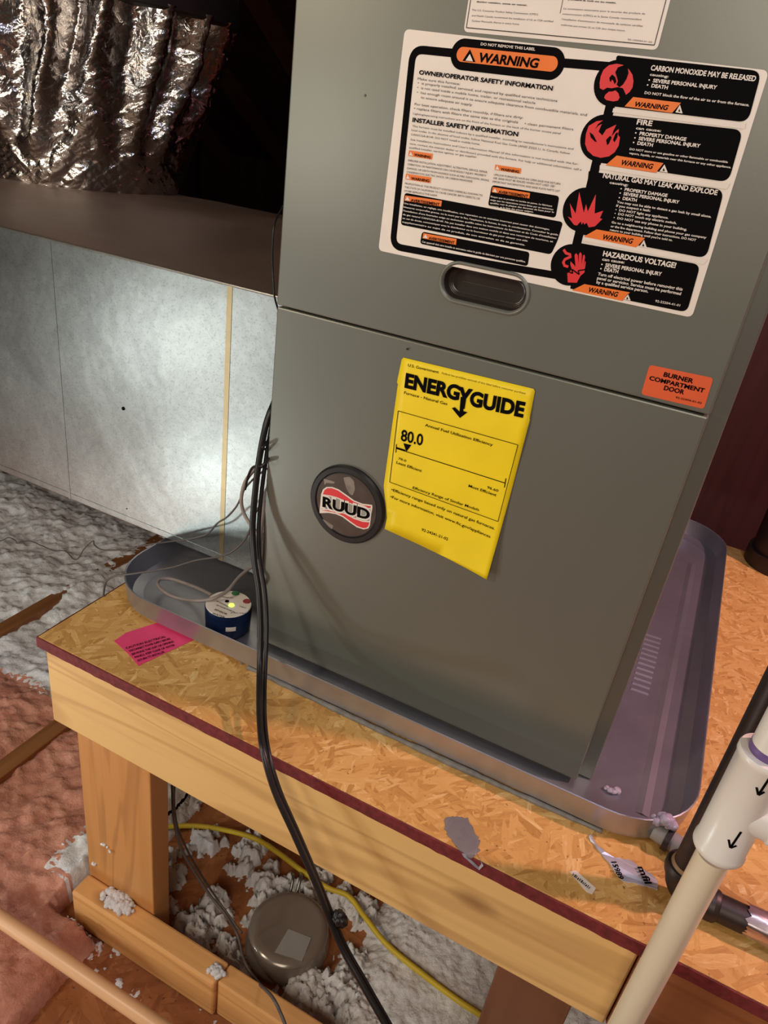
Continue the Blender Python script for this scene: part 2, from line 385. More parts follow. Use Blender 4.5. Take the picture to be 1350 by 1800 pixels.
# sloping roof deck, descending to the back, with rafters under it
def roofz(y): return 3.3 - max(0.0, y - 0.6) * 0.62
ce = struct(link('ceiling', [(-4.5, -4, 3.3), (4.5, -4, 3.3), (4.5, .6, 3.3), (-4.5, .6, 3.3), (4.5, 5.5, roofz(5.5)), (-4.5, 5.5, roofz(5.5)),
                      (-4.5, -4, 3.35), (4.5, -4, 3.35), (4.5, .6, 3.35), (-4.5, .6, 3.35), (4.5, 5.5, roofz(5.5) + .05), (-4.5, 5.5, roofz(5.5) + .05)],
     [(0, 1, 2, 3), (3, 2, 4, 5), (6, 9, 8, 7), (9, 11, 10, 8), (0, 6, 7, 1), (5, 4, 10, 11)], M_deckroof))
for i in range(12):
    x = -4.2 + i * 0.72
    o = link('rafter', [(x + a, y, roofz(y) - d) for a in (0, .04) for y, d in ((.6, 0.002), (.6, .16), (5.49, .16), (5.49, 0.002))],
         [(0, 1, 2, 3), (4, 7, 6, 5), (0, 4, 5, 1), (1, 5, 6, 2), (2, 6, 7, 3), (3, 7, 4, 0)], M_rafter, ce)
# joists between the insulation on the left
for xj in (-0.925, -0.57):
    j = box('joist', (xj, xj + 0.038, -1.2, 3.0, FZ, -0.552), M_joist, bpy.data.objects['floor'], 0.002)

# ------------------------------------------------------------------ wooden platform
plat = tag(empty('wooden_platform', (0.3, 0.3, FZ)), 'pine framed platform with an oriented strand board top carrying the furnace', 'platform')
dk = box('deck_panel', (-0.237, 1.6, -0.152, 0.80, -0.012, 0.0), M_osb, plat, 0.001)
# painted rough edge strip, front and left end
def rough_edge():
    V = []; F = []; n = 220
    path = [(-0.2375, 0.80)] + [(-0.2375, 0.80 - k * 0.952 / 40) for k in range(1, 40)] + [(-0.2375, -0.1525)] + [(-0.2375 + k * 1.8375 / n, -0.1525) for k in range(1, n + 1)]
    for i, (x, y) in enumerate(path):
        for k, (o_, z) in enumerate(((0, -0.0002), (1, -0.0008), (1.2, -0.008), (1, -0.0165), (0, -0.0168))):
            d = (0.0012 + 0.0016 * abs(noise.noise((x * 90, y * 90, k * 3.0)))) * o_
            dx, dy = (-d, 0) if i < 40 else ((-d * .7, -d * .7) if i == 40 else (0, -d))
            V.append((x + dx, y + dy, z))
    for i in range(len(path) - 1):
        for k in range(4): F.append((i * 5 + k, i * 5 + k + 1, i * 5 + k + 6, i * 5 + k + 5))
    return link('edge_strip', V, F, M_edge, plat)
tag(rough_edge(), 'dark red painted edge of the board')
box('front_beam', (-0.226, 0.549, -0.1515, -0.1135, -0.142, -0.0125), M_pine, plat, 0.0025)
tag(box('front_beam', (0.5500, 1.6, -0.1500, -0.1135, -0.142, -0.0125), M_shade_wood, plat, 0.0025), 'reddish front beam right of the joint, darkened by painted shade')
box('back_beam', (-0.226, 1.6, 0.74, 0.778, -0.142, -0.0125), M_pine, plat, 0.0025)
box('side_beam', (-0.226, -0.188, -0.113, 0.74, -0.142, -0.0125), M_pine, plat, 0.0025)
box('side_beam', (0.57, 0.608, -0.113, 0.74, -0.142, -0.0125), M_pine, plat, 0.0025)
box('post', (-0.2275, -0.089, -0.113, -0.0755, FZ, -0.142), M_post, plat, 0.002)
tag(box('post', (0.433, 0.5215, -0.113, -0.0755, FZ, -0.142), M_shade_post, plat, 0.002), 'post under the right end of the beam, shade painted dark brown')
box('post', (-0.2275, -0.089, 0.70, 0.738, FZ, -0.142), M_post, plat, 0.002)
box('post', (1.3, 1.44, -0.113, -0.0755, FZ, -0.142), M_post, plat, 0.002)
box('post', (1.3, 1.44, 0.70, 0.738, FZ, -0.142), M_post, plat, 0.002)
box('bottom_rail', (-0.2275, 0.062, -0.152, -0.1140, FZ + .002, -0.5215), M_pine2, plat, 0.004)
# the rail splits at its end: second length set slightly back
link('bottom_rail', [(x, y, z) for x, y in ((0.0635, -0.146), (0.60, -0.152), (0.60, -0.114), (0.0635, -0.114)) for z in (FZ + .002, -0.5225)],
     [(0, 2, 3, 1), (2, 4, 5, 3), (4, 6, 7, 5), (6, 0, 1, 7), (1, 3, 5, 7), (0, 6, 4, 2)], M_pine2, plat, bevel=0.003)

# ------------------------------------------------------------------ drain pan
def pan():
    root = tag(empty('drain_pan', (0.17, 0.35, 0)), 'shallow grey sheet metal drain pan under the furnace', 'pan')
    def ring(ins, z, r): return [(x, y, z) for x, y in stadium(-0.237 + ins, 0.5735 - ins, -0.0495 + ins, 0.785 - ins, r, 10)]
    rings = [ring(0.010, 0.0012, 0.080), ring(0.002, 0.006, 0.088), ring(0.0, 0.034, 0.09), ring(-0.0008, 0.0368, 0.0908), ring(0.0004, 0.0376, 0.0896), ring(0.0016, 0.0366, 0.0884),
             ring(0.002, 0.032, 0.088), ring(0.010, 0.0085, 0.08), ring(0.024, 0.0030, 0.068)]
    n = len(rings[0]); V = sum(rings, []); F = []
    for i in range(len(rings) - 1):
        for k in range(n):
            k2 = (k + 1) % n; F.append((i * n + k, i * n + k2, (i + 1) * n + k2, (i + 1) * n + k))
    F.append(tuple(range(n))[::-1])
    o = link('pan_wall', V, F, M_pan, root, smooth=True); autosm(o)
    fl = ring(0.024, 0.0030, 0.068); link('pan_floor', fl, [tuple(range(n))], M_pan, root)
    # embossed ribs along the right hand floor
    V = []; F = []
    for k in range(12):
        y = 0.215 + k * 0.0135; i = len(V)
        V += [(0.478, y, 0.0031), (0.502, y + .002, 0.0031), (0.502, y + 0.0055, 0.0046), (0.478, y + 0.0035, 0.0046), (0.502, y + 0.009, 0.0031), (0.478, y + 0.007, 0.0031)]
        F += [(i, i + 1, i + 2, i + 3), (i + 3, i + 2, i + 4, i + 5)]
    link('embossed_ribs', V, F, M_pan, root)
    # long fold pressed along the floor on the right
    link('floor_fold', [(0.517, 0.0, 0.0031), (0.524, 0.0, 0.0046), (0.532, 0.0, 0.0031), (0.517, 0.66, 0.0031), (0.524, 0.66, 0.0046), (0.532, 0.66, 0.0031)], [(0, 1, 4, 3), (1, 2, 5, 4)], M_pan, root)
    return root
pan()
# bead of caulk along the foot of the pan
def bead():
    V = []; pts = [(0.02 + i * 0.004, 0.0) for i in range(118)]
    path = [(x, -0.0465 - 0.0035 * math.sin(i / 118 * 3.1), 0.0012 + 0.0008 * noise.noise((x * 60, 0, 0))) for i, (x, _) in enumerate(pts)]
    rr = [0.0036 + 0.0018 * noise.noise((x * 45, 3.3, 0)) for x, _ in pts]
    v, f = tube_v(path, rr, 8); return link('caulk_bead', v, f, M_caulk, None, smooth=True)
tag(bead(), 'long grey bead of sealant along the front foot of the metal pan', 'sealant')
def lumps(name, c, rad, n, r0, mat, seed, flat=0.6, res=1):
    """small cluster of fluffy or blobby lumps merged in one mesh"""
    rnd = random.Random(seed); bm = bmesh.new()
    for i in range(n):
        a = rnd.random() * 6.28; d = rad * math.sqrt(rnd.random()); r = r0 * (0.6 + 0.8 * rnd.random()) * (1.15 - 0.5 * d / rad)
        g = bmesh.ops.create_icosphere(bm, subdivisions=res, radius=r)
        for v in g['verts']:
            v.co *= 1 + 0.28 * noise.noise(v.co * (1.6 / r) + Vector((i, 0, 0)))
            v.co.z *= flat; v.co += Vector((math.cos(a) * d * c[3] if len(c) > 3 else math.cos(a) * d, math.sin(a) * d * (c[4] if len(c) > 4 else 1), r * flat * (0.5 + 0.6 * rnd.random()) + r0 * 0.5 * (1 - d / rad)))
    for v in bm.verts: v.co += Vector(c[:3])
    me = bpy.data.meshes.new(name); bm.to_mesh(me); bm.free(); me.materials.append(mat)
    for p in me.polygons: p.use_smooth = True
    o = bpy.data.objects.new(name, me); COL.objects.link(o); return o
o = lumps('silicone_blob', (0.5423, -0.0278, 0.03) + (1.0, 0.7), 0.011, 16, 0.0055, M_sil, 5, 1.0, 2); tag(o, 'glossy clear silicone blob over the near right corner of the pan', 'sealant')
o = lumps('silicone_drop', (0.4872, 0.0136, 0.004) + (1.6, 0.6), 0.006, 5, 0.0045, M_sil, 9, 0.7, 2); tag(o, 'small clear drop of silicone inside the pan by the furnace corner', 'sealant')
# short drain fitting leaving the pan towards the iron pipe
dr = tag(empty('pan_drain_fitting', (0.565, -0.03, 0)), 'short grey plastic drain stub leaving the right corner of the pan', 'pipe')
tube('stub_pipe', [(0.5377, -0.0243, 0.014), (0.5893, -0.0383, 0.014)], 0.0105, M_grey, dr, 20)
lathe_axis('stub_collar', [(0, 0.0), (0, 0.0135), (0.006, 0.0135), (0.006, 0.0)], (0.5503, -0.0282, 0.014), tuple(b - a for a, b in zip((0.5503, -0.0282, 0.014), (0.5893, -0.0383, 0.014))), M_darkgrey, dr)

# ------------------------------------------------------------------ furnace
fur = tag(empty('gas_furnace', (0.228, 0.35, 0.003)), 'grey-green painted upright gas furnace cabinet with warning labels', 'furnace')
FB = 0.0035; FT = 0.95
cab = box('cabinet', (-0.004, 0.4625, 0.0175, 0.712, FB, FT), M_paint, fur, 0.0015)
low = box('lower_door', (0.0, 0.4468, 0.0, 0.0172, FB + 0.006, 0.4588), M_paint, fur, 0.0016)
# upper door with a real slot cut for the hand hold
up = box('upper_door', (0.0, 0.4472, -0.0012, 0.0172, 0.4612, FT - 0.01), M_paint, fur, 0.0016)
hp = stadium(0.1835, 0.2655, 0.5085, 0.5395, 0.0155, 10)
cut = prism('cutter', hp, -0.05, 0.012, M_paint)
bo = up.modifiers.new('b', 'BOOLEAN'); bo.operation = 'DIFFERENCE'; bo.object = cut; bo.solver = 'EXACT'
dg = bpy.context.evaluated_depsgraph_get(); me2 = bpy.data.meshes.new_from_object(up.evaluated_get(dg))
up.modifiers.clear(); up.data = me2; bpy.data.objects.remove(cut)
hold = empty('hand_hold', (0.2245, 0, 0.524)); hold.parent = fur; hold.matrix_parent_inverse = Matrix.Translation(-Vector(fur.location))
def ringmesh(name, sizes, mat, parent):
    rs = [[(x, y, z) for x, z in stadium(0.1835 - g, 0.2655 + g, 0.5085 - g, 0.5395 + g, 0.0155 + g, 10)] for g, y in sizes]
    n = len(rs[0]); V = sum(rs, []); F = []
    for i in range(len(rs) - 1):
        for k in range(n): F.append((i * n + k, i * n + (k + 1) % n, (i + 1) * n + (k + 1) % n, (i + 1) * n + k))
    o = link(name, V, F, mat, None, smooth=True); o.parent = parent; o.matrix_parent_inverse = Matrix.Translation(-Vector(parent_world(parent))) if parent else Matrix()
    return o
bpy.data.objects.remove(hold)
hh = ringmesh('hand_hold', [(0.0042, -0.0013), (0.0034, -0.0024), (0.0022, -0.0028), (0.0008, -0.0022), (-0.0002, 0.001)], M_paint, fur)
tag(hh, 'raised oval rim of the hand hold slot')
cup = ringmesh('hand_hold_cup', [(-0.0002, 0.001), (-0.0012, 0.0095), (-0.0022, 0.0112), (-0.0030, 0.0095), (-0.0038, 0.0112), (-0.006, 0.0116), (-0.0154, 0.0118)], M_cavity, hh)
tag(cup, 'dark recessed cup of the hand hold')
for x_, z_ in ((0.1579, 0.0, 0.4505), (0.0802, 0.0, 0.6656))[0:0]: pass
for p_ in ((0.1579, 0.0, 0.4505), (0.0802, 0.0, 0.6656), (0.2903, 0.0, 0.4998))[:2]:
    lathe_axis('screw_dimple', [(0, 0), (0, 0.0011), (0.0006, 0.0012), (0.0007, 0)], (p_[0], -0.0018, p_[2]), (0, 1, 0), M_cavity, fur, 10)

def sheet(name, poly, y, mat, parent, th=0.0003): return prism(name, poly, y, y + th, mat, parent)
YL = -0.0016   # label face on the upper door
# --- partly visible white label at the very top
tl = sheet('safety_label', rounded([(0.1655, 0.7205), (0.3235, 0.7205), (0.3235, 0.812), (0.1655, 0.812)], 0.004), YL, M_white, fur); tag(tl, 'small white text label at the top edge')
p = Print()
p.stroke([(0.1675, 0.80), (0.1675, 0.7235), (0.3205, 0.7235), (0.3205, 0.80)], 0.0006, YL - 0.0003)
p.stroke([(0.2435, 0.7385), (0.2435, 0.80)], 0.0004, YL - 0.0003)
p.text([('during venting, once or never.', 0.17281, 0.74121, 0.21616, 0.74145, 0.00108, 0.03), ('The U.S. Consumer Product Safety Commission (CPSC)', 0.16994, 0.73535, 0.2261, 0.73597, 0.00125), ('and Health Canada recommend the installation of UL or CSA certified', 0.17071, 0.73159, 0.23936, 0.73228, 0.00125), ('Carbon Monoxide Alarms in every home.', 0.17144, 0.72797, 0.21239, 0.7285, 0.00126), ('pendant la nuit ou au matin.', 0.24766, 0.74735, 0.28498, 0.7473, 0.00103, 0.03), ('La commission americaine pour la securite des produits de', 0.24553, 0.74122, 0.30796, 0.74194, 0.00118), ('consommation (CPSC) et la Sante Canada recommandent', 0.24549, 0.73774, 0.30648, 0.73819, 0.00119), ("l'installation d'avertisseurs de monoxyde de carbone certifies", 0.24581, 0.73426, 0.30852, 0.73422, 0.0012), ('conformes aux normes UL ou CSA dans chaque maison.', 0.24599, 0.7306, 0.29651, 0.73037, 0.00121), ('92-105044-01-02', 0.29981, 0.72508, 0.31829, 0.72474, 0.00103)], YL - 0.0003)
p.build('print', M_cavity, tl)

# --- the big warning label
wl = sheet('warning_label', rounded([(0.11164, 0.71863), (0.40488, 0.71477), (0.40772, 0.5372), (0.11247, 0.53728)], 0.005), YL, M_white, fur); tag(wl, 'large white warning label with black panels and orange tags')
B = Print(); O = Print(); Rr = Print(); Wt = Print()
y1, y2, y3 = YL - 0.0002, YL - 0.0005, YL - 0.0008
# thick black frame
B.stroke(rounded([(0.29052, 0.70689), (0.20451, 0.70511), (0.12197, 0.70471), (0.12706, 0.54382), (0.22355, 0.54593), (0.29895, 0.54845)], [0, 0, 0.010, 0.010, 0, 0], 8), 0.0062, y1)
wz = [(0.15733, 0.70373), (0.25564, 0.70572), (0.20209, 0.71598), (0.20712, 0.69337)]
B.poly(stadium(wz[0][0], wz[1][0], wz[3][1], wz[2][1], 0.0125, 10), y1 - 0.00012)
oz = [(0.16269, 0.70236), (0.25008, 0.70464), (0.20343, 0.70999), (0.20581, 0.69927)]
O.poly(stadium(oz[0][0], oz[1][0], oz[3][1], oz[2][1], 0.0062, 10), y2)
# four pictogram circles on a spine
CS = [(0.29799, 0.69627), (0.29816, 0.65782), (0.29765, 0.60366), (0.29817, 0.55882)]
RD = [0.0158, 0.0168, 0.0172, 0.0172]
for c_, r_ in zip(CS, RD): B.disc(c_, r_, y1 - 0.00014)
B.stroke([(CS[0][0] + .001, CS[0][1]), (CS[3][0] + .001, CS[3][1])], 0.0075, y1)
for quad, rr_ in (([(0.29432, 0.7147), (0.40008, 0.7139), (0.402, 0.68107), (0.30158, 0.68078)], [0.002, 0.007, 0.007, 0]), ([(0.2945, 0.67446), (0.4005, 0.67597), (0.40199, 0.64026), (0.30025, 0.64033)], [0.002, 0.007, 0.007, 0]),
              ([(0.29455, 0.63302), (0.40083, 0.6347), (0.40386, 0.58416), (0.30185, 0.58464)], [0, 0.007, 0.007, 0]), ([(0.2969, 0.57774), (0.40113, 0.57876), (0.40266, 0.54053), (0.30312, 0.53969)], [0, 0.006, 0.006, 0])):
    B.poly(rounded(quad, rr_), y1 - 0.00016)
# white slivers under the tags
for quad in ([(0.30189, 0.67966), (0.40073, 0.68038), (0.40122, 0.67661), (0.30182, 0.67666)], [(0.30234, 0.63866), (0.40329, 0.63929), (0.40249, 0.63518), (0.30286, 0.63578)], [(0.30308, 0.58325), (0.4053, 0.58366), (0.40355, 0.57922), (0.30307, 0.58004)]): Wt.poly(quad, y2)
for quad in ([(0.31484, 0.68865), (0.35115, 0.68857), (0.3468, 0.68121), (0.31016, 0.6817)], [(0.3137, 0.64723), (0.35091, 0.64672), (0.3473, 0.63919), (0.30692, 0.63929)], [(0.3127, 0.59074), (0.3531, 0.59093), (0.34827, 0.58252), (0.30362, 0.58335)], [(0.31418, 0.54589), (0.35341, 0.54689), (0.34926, 0.53879), (0.30485, 0.53876)]): O.poly(quad, y2 - 0.0001)
for tri in ([(0.35084, 0.68722), (0.35453, 0.68173), (0.34906, 0.68191)], [(0.35193, 0.64591), (0.35613, 0.64055), (0.34971, 0.64061)], [(0.35277, 0.58932), (0.35691, 0.58356), (0.35063, 0.58373)], [(0.35212, 0.54552), (0.35584, 0.54046), (0.34995, 0.54034)]): Wt.poly(tri, y2 - 0.0001)
Bm = Print()
for q_ in ([(0.35114, 0.6847), (0.35253, 0.68263), (0.35104, 0.68268)], [(0.35217, 0.64345), (0.35361, 0.64127), (0.35178, 0.64137)], [(0.35302, 0.58664), (0.35449, 0.58443), (0.35258, 0.58447)], [(0.35237, 0.54321), (0.35371, 0.54099), (0.35201, 0.54105)]): B.poly(q_, y3)
# small orange boxes on the left and their black panels
for quad, r_ in (([(0.21419, 0.61082), (0.27516, 0.61105), (0.27611, 0.59371), (0.21404, 0.59367)], .003), ([(0.1322, 0.59216), (0.28336, 0.59164), (0.28238, 0.57658), (0.27939, 0.56422), (0.13249, 0.56416)], .003), ([(0.15521, 0.562), (0.26025, 0.56271), (0.2612, 0.55072), (0.15482, 0.55108)], .003)):
    B.poly(rounded(quad, r_), y1)
for quad in ([(0.13088, 0.62744), (0.15432, 0.62761), (0.15432, 0.62295), (0.13079, 0.62286)], [(0.13098, 0.60816), (0.15641, 0.60853), (0.15642, 0.60375), (0.13105, 0.60348)], [(0.21383, 0.62694), (0.23759, 0.62715), (0.23763, 0.62306), (0.21422, 0.62298)], [(0.21529, 0.60934), (0.24961, 0.60958), (0.24986, 0.6053), (0.21541, 0.60511)], [(0.13325, 0.58999), (0.17017, 0.59105), (0.17023, 0.58619), (0.13311, 0.58546)], [(0.15679, 0.56093), (0.19039, 0.56156), (0.19072, 0.55643), (0.15656, 0.55623)]):
    O.poly(quad, y2)
for tri in ([(0.17394, 0.70874), (0.18054, 0.70015), (0.16897, 0.7001)],): B.poly(tri, y3)
for tri in ([(0.17461, 0.70543), (0.17836, 0.70044), (0.17165, 0.70046)],): Wt.poly(tri, y3 - 0.0002)
for tri in ([(0.13305, 0.62661), (0.13561, 0.6235), (0.13156, 0.62338)], [(0.13315, 0.60748), (0.13576, 0.60416), (0.13166, 0.604)], [(0.21611, 0.62645), (0.21863, 0.62346), (0.21492, 0.62335)], [(0.21778, 0.60875), (0.22033, 0.60571), (0.21628, 0.60552)], [(0.13577, 0.58951), (0.13856, 0.5863), (0.1339, 0.58602)], [(0.15931, 0.56046), (0.16214, 0.55721), (0.15733, 0.55682)]): Wt.poly(tri, y3)
B.text([('WARNING', 0.18314, 0.70074, 0.23481, 0.70093, 0.00661, 0.035, 0.12), ('OWNER/OPERATOR SAFETY INFORMATION', 0.13065, 0.68683, 0.25027, 0.68652, 0.00323, 0.035), ('INSTALLER SAFETY INFORMATION', 0.13044, 0.65031, 0.22913, 0.65069, 0.00339, 0.035), ('Make sure this furnace:', 0.13024, 0.68261, 0.16999, 0.68243, 0.00188), ('•  is properly installed, serviced, and repaired by qualified service technicians', 0.13078, 0.67947, 0.25613, 0.67896, 0.00189), ('•  is not used inside a mobile home, trailer, or recreational vehicle', 0.13088, 0.67602, 0.23835, 0.67549, 0.00189), ('•  has enough room around it to ensure adequate clearance from combustible materials, and', 0.13116, 0.67244, 0.28249, 0.67185, 0.0019), ('to ensure adequate air supply', 0.13551, 0.66901, 0.18368, 0.66836, 0.00191), ('For best operation, check filters monthly, if filters are dirty:', 0.13058, 0.66328, 0.2304, 0.66385, 0.00192), ('• replace filters with filters the same size as the originals', 0.13048, 0.65998, 0.2268, 0.66017, 0.00194), ('• clean permanent filters', 0.23278, 0.65999, 0.27429, 0.66055, 0.00183), ('Lighting/operating instructions are on the front of the furnace or the back of the burner access panel', 0.13032, 0.65601, 0.26465, 0.65654, 0.00155), ("This furnace must be installed indoors by a qualified installer, according to manufacturer's instructions and", 0.13094, 0.64635, 0.2779, 0.6467, 0.00158), ('local codes. In the absence of local codes, follow National Fuel Gas Code (ANSI Z223.1). In Canada, follow', 0.13081, 0.64311, 0.27599, 0.64305, 0.00158), ('CAN/CGA-B149. DO NOT install in mobile home.', 0.13089, 0.6396, 0.19701, 0.63995, 0.00159), ("See Installation Instructions and User's Information Manual (if this information is not included with the fur-", 0.13106, 0.63555, 0.28492, 0.63625, 0.0016), ('nace, contact the nearest dealer or distributor) provided with this furnace. For help or additional information, call a', 0.13093, 0.63225, 0.28847, 0.63254, 0.00161), ('qualified installer, service agency, or gas supplier.', 0.13062, 0.62905, 0.19629, 0.62977, 0.00162), ('WARNING', 0.1366, 0.62363, 0.15304, 0.6236, 0.00216, 0.03), ('WARNING', 0.13682, 0.60403, 0.15513, 0.60441, 0.00222, 0.03), ('WARNING', 0.21959, 0.62333, 0.23618, 0.62339, 0.00207, 0.03), ('AVERTISSEMENT', 0.22136, 0.60532, 0.24856, 0.60564, 0.00225, 0.03), ('AVERTISSEMENT', 0.13952, 0.58572, 0.16849, 0.58649, 0.00241, 0.03), ('AVERTISSEMENT', 0.16294, 0.5566, 0.18892, 0.557, 0.00233, 0.03), ('IMPROPER INSTALLATION, ADJUSTMENT, ALTERATION, SERVICE, REPAIR,', 0.13134, 0.61848, 0.20842, 0.61935, 0.00164), ('OPERATION, OR MAINTENANCE CAN CAUSE BODILY INJURY, PROPERTY', 0.13153, 0.61529, 0.20778, 0.61642, 0.00164), ('DAMAGE, OR DEATH FROM HAZARDS SUCH AS FIRE, EXPLOSION, SMOKE,', 0.13154, 0.61206, 0.21132, 0.61312, 0.00165), ('CONDENSATION, ELECTRIC SHOCK, OR CARBON MONOXIDE.', 0.13154, 0.60895, 0.19634, 0.61012, 0.00166), ('PROPOSITION 65: THIS PRODUCT CONTAINS CHEMICALS KNOWN TO', 0.13139, 0.59924, 0.20749, 0.60046, 0.00168), ('THE STATE OF CALIFORNIA TO CAUSE CANCER, BIRTH DEFECTS, OR', 0.13156, 0.5961, 0.20587, 0.59743, 0.00169), ('OTHER REPRODUCTIVE HARM.', 0.13155, 0.59293, 0.16498, 0.59368, 0.00169), ('UPFLOW FURNACES HAVE AN OPEN BASE FOR RETURN', 0.21442, 0.61844, 0.27375, 0.61955, 0.00157), ('AIR. BASE MUST BE SEALED WHEN NOT USED. SEE', 0.21438, 0.61573, 0.26922, 0.61705, 0.00158), ('IMPORTANT INFORMATION AND BASE PLATE PARTS LIST', 0.21437, 0.61288, 0.2747, 0.61403, 0.00158)], y3)
B.text([('WARNING', 0.31766, 0.68252, 0.34311, 0.6827, 0.0034, 0.03, 0.2), ('WARNING', 0.31889, 0.64116, 0.34402, 0.64149, 0.00373, 0.03, 0.2), ('WARNING', 0.31961, 0.58401, 0.34458, 0.58487, 0.00404, 0.03, 0.2), ('WARNING', 0.31919, 0.54028, 0.3446, 0.54118, 0.00415, 0.03, 0.2)], y3)
Wt.text([('DO NOT REMOVE THIS LABEL', 0.18268, 0.71231, 0.22949, 0.71239, 0.00198, 0.02), ('Risque que ce produit ne tombe en panne. Le fabricant', 0.21535, 0.60097, 0.27108, 0.60185, 0.00133, 0.015), ('exige que les reparations soient faites par un technicien', 0.21559, 0.59837, 0.27274, 0.59941, 0.00134, 0.015), ('qualifie; voir la plaque des donnees de base pour le', 0.2158, 0.5959, 0.27384, 0.59742, 0.00135, 0.015), ('numero, et la liste des pieces exigees.', 0.21586, 0.5934, 0.25616, 0.59485, 0.00135, 0.015), ('Une installation, un reglage, une modification, une reparation ou un entretien incorrect peut causer des dommages,', 0.13304, 0.58267, 0.27342, 0.58337, 0.00143, 0.015), ("blessures corporelles graves, ou la mort par le feu, l'explosion, la fumee, la suie, la condensation. Consulter le guide", 0.13321, 0.57946, 0.28173, 0.58036, 0.00143, 0.015), ("l'installation d'une fournaise exige un technicien qualifie selon les instructions du fabricant et du Code d'installation", 0.13338, 0.57624, 0.28095, 0.57745, 0.00144, 0.015), ('du gaz naturel CAN/CGA-B149. Ne pas installer dans une maison mobile ni dans une remorque de tourisme, et', 0.13355, 0.573, 0.27872, 0.57426, 0.00145, 0.015), ('en cas de doute, communiquer avec le distributeur ou le fournisseur du gaz pour obtenir une aide', 0.13372, 0.56975, 0.25645, 0.57088, 0.00146, 0.015), ('supplementaire au sujet de ce produit, de son entretien et de sa garantie.', 0.13389, 0.56649, 0.25496, 0.56719, 0.00146, 0.015), ('Cet appareil doit etre installe et entretenu selon le guide du fabricant par une personne qualifiee.', 0.15683, 0.55265, 0.25866, 0.55345, 0.00162, 0.015)], y3)
Wt.text([('CARBON MONOXIDE MAY BE RELEASED', 0.32252, 0.70741, 0.39791, 0.70727, 0.00348, 0.03), ('causing:', 0.32297, 0.70386, 0.337, 0.70367, 0.0018, 0.02), ('•  SEVERE PERSONAL INJURY', 0.32293, 0.6998, 0.37344, 0.69979, 0.00246, 0.03), ('•  DEATH', 0.32268, 0.69647, 0.33869, 0.6962, 0.00247, 0.03), ('DO NOT block the flow of the air to or from the furnace.', 0.32262, 0.69158, 0.39924, 0.69135, 0.00184, 0.02), ('FIRE', 0.32266, 0.67073, 0.33453, 0.67085, 0.00367, 0.03), ('can cause:', 0.32314, 0.66731, 0.3425, 0.66755, 0.00191, 0.02), ('•  PROPERTY DAMAGE', 0.32332, 0.66361, 0.36267, 0.66384, 0.00248, 0.03), ('•  SEVERE PERSONAL INJURY', 0.32368, 0.66015, 0.37415, 0.66072, 0.00248, 0.03), ('•  DEATH', 0.3236, 0.65685, 0.33938, 0.65685, 0.00249, 0.03), ('DO NOT store or use gasoline or other flammable or combustible', 0.32252, 0.65245, 0.39709, 0.65299, 0.00148, 0.02), ('vapors, liquids, or materials near this furnace or any other appliance.', 0.32294, 0.64964, 0.40057, 0.64979, 0.0015, 0.02), ('NATURAL GAS MAY LEAK AND EXPLODE', 0.30706, 0.62995, 0.39679, 0.6303, 0.00369, 0.03), ('causing:', 0.31363, 0.62643, 0.32867, 0.62665, 0.00191, 0.02), ('•  PROPERTY DAMAGE', 0.32343, 0.6229, 0.36092, 0.62338, 0.00238, 0.03), ('•  SEVERE PERSONAL INJURY', 0.32354, 0.61967, 0.37122, 0.62008, 0.00239, 0.03), ('•  DEATH', 0.32385, 0.6162, 0.33861, 0.61636, 0.00241, 0.03), ('You may not be able to detect a gas leak by smell alone.', 0.32333, 0.61322, 0.3979, 0.61384, 0.00182, 0.02), ('If you suspect a leak:', 0.3236, 0.61035, 0.35127, 0.61085, 0.00182, 0.02), ('•  DO NOT light any appliance.', 0.32377, 0.60733, 0.36663, 0.60784, 0.00182, 0.02), ('•  DO NOT touch any electric switch.', 0.32391, 0.60441, 0.374, 0.60506, 0.00183, 0.02), ('•  DO NOT use any phone in your building.', 0.32399, 0.60121, 0.38306, 0.60171, 0.00184, 0.02), ('Go to a neighboring building and phone your gas company', 0.32338, 0.59749, 0.39917, 0.59848, 0.00173, 0.02), ('or the fire department. Follow their instructions. DO NOT', 0.32355, 0.59441, 0.3922, 0.59525, 0.00174, 0.02), ("return to your building until you're told to.", 0.32366, 0.59156, 0.37477, 0.59217, 0.00174, 0.02), ('HAZARDOUS VOLTAGE!', 0.32325, 0.57131, 0.3832, 0.57274, 0.00422, 0.035), ('can cause:', 0.32371, 0.56761, 0.34244, 0.56844, 0.00232, 0.02), ('•  SEVERE PERSONAL INJURY', 0.32397, 0.56304, 0.37435, 0.56468, 0.00297, 0.03), ('•  DEATH', 0.32409, 0.5595, 0.33953, 0.56003, 0.00299, 0.03), ('Turn off electrical power before removing this', 0.32339, 0.55524, 0.39385, 0.55655, 0.00249, 0.02), ('panel or servicing. Service must be performed', 0.32357, 0.55195, 0.39368, 0.55289, 0.0025, 0.02), ('by a qualified service person.', 0.32393, 0.54855, 0.36788, 0.5496, 0.0025, 0.02), ('92-22204-41-01', 0.37562, 0.54352, 0.39582, 0.54398, 0.00194, 0.01)], y3)
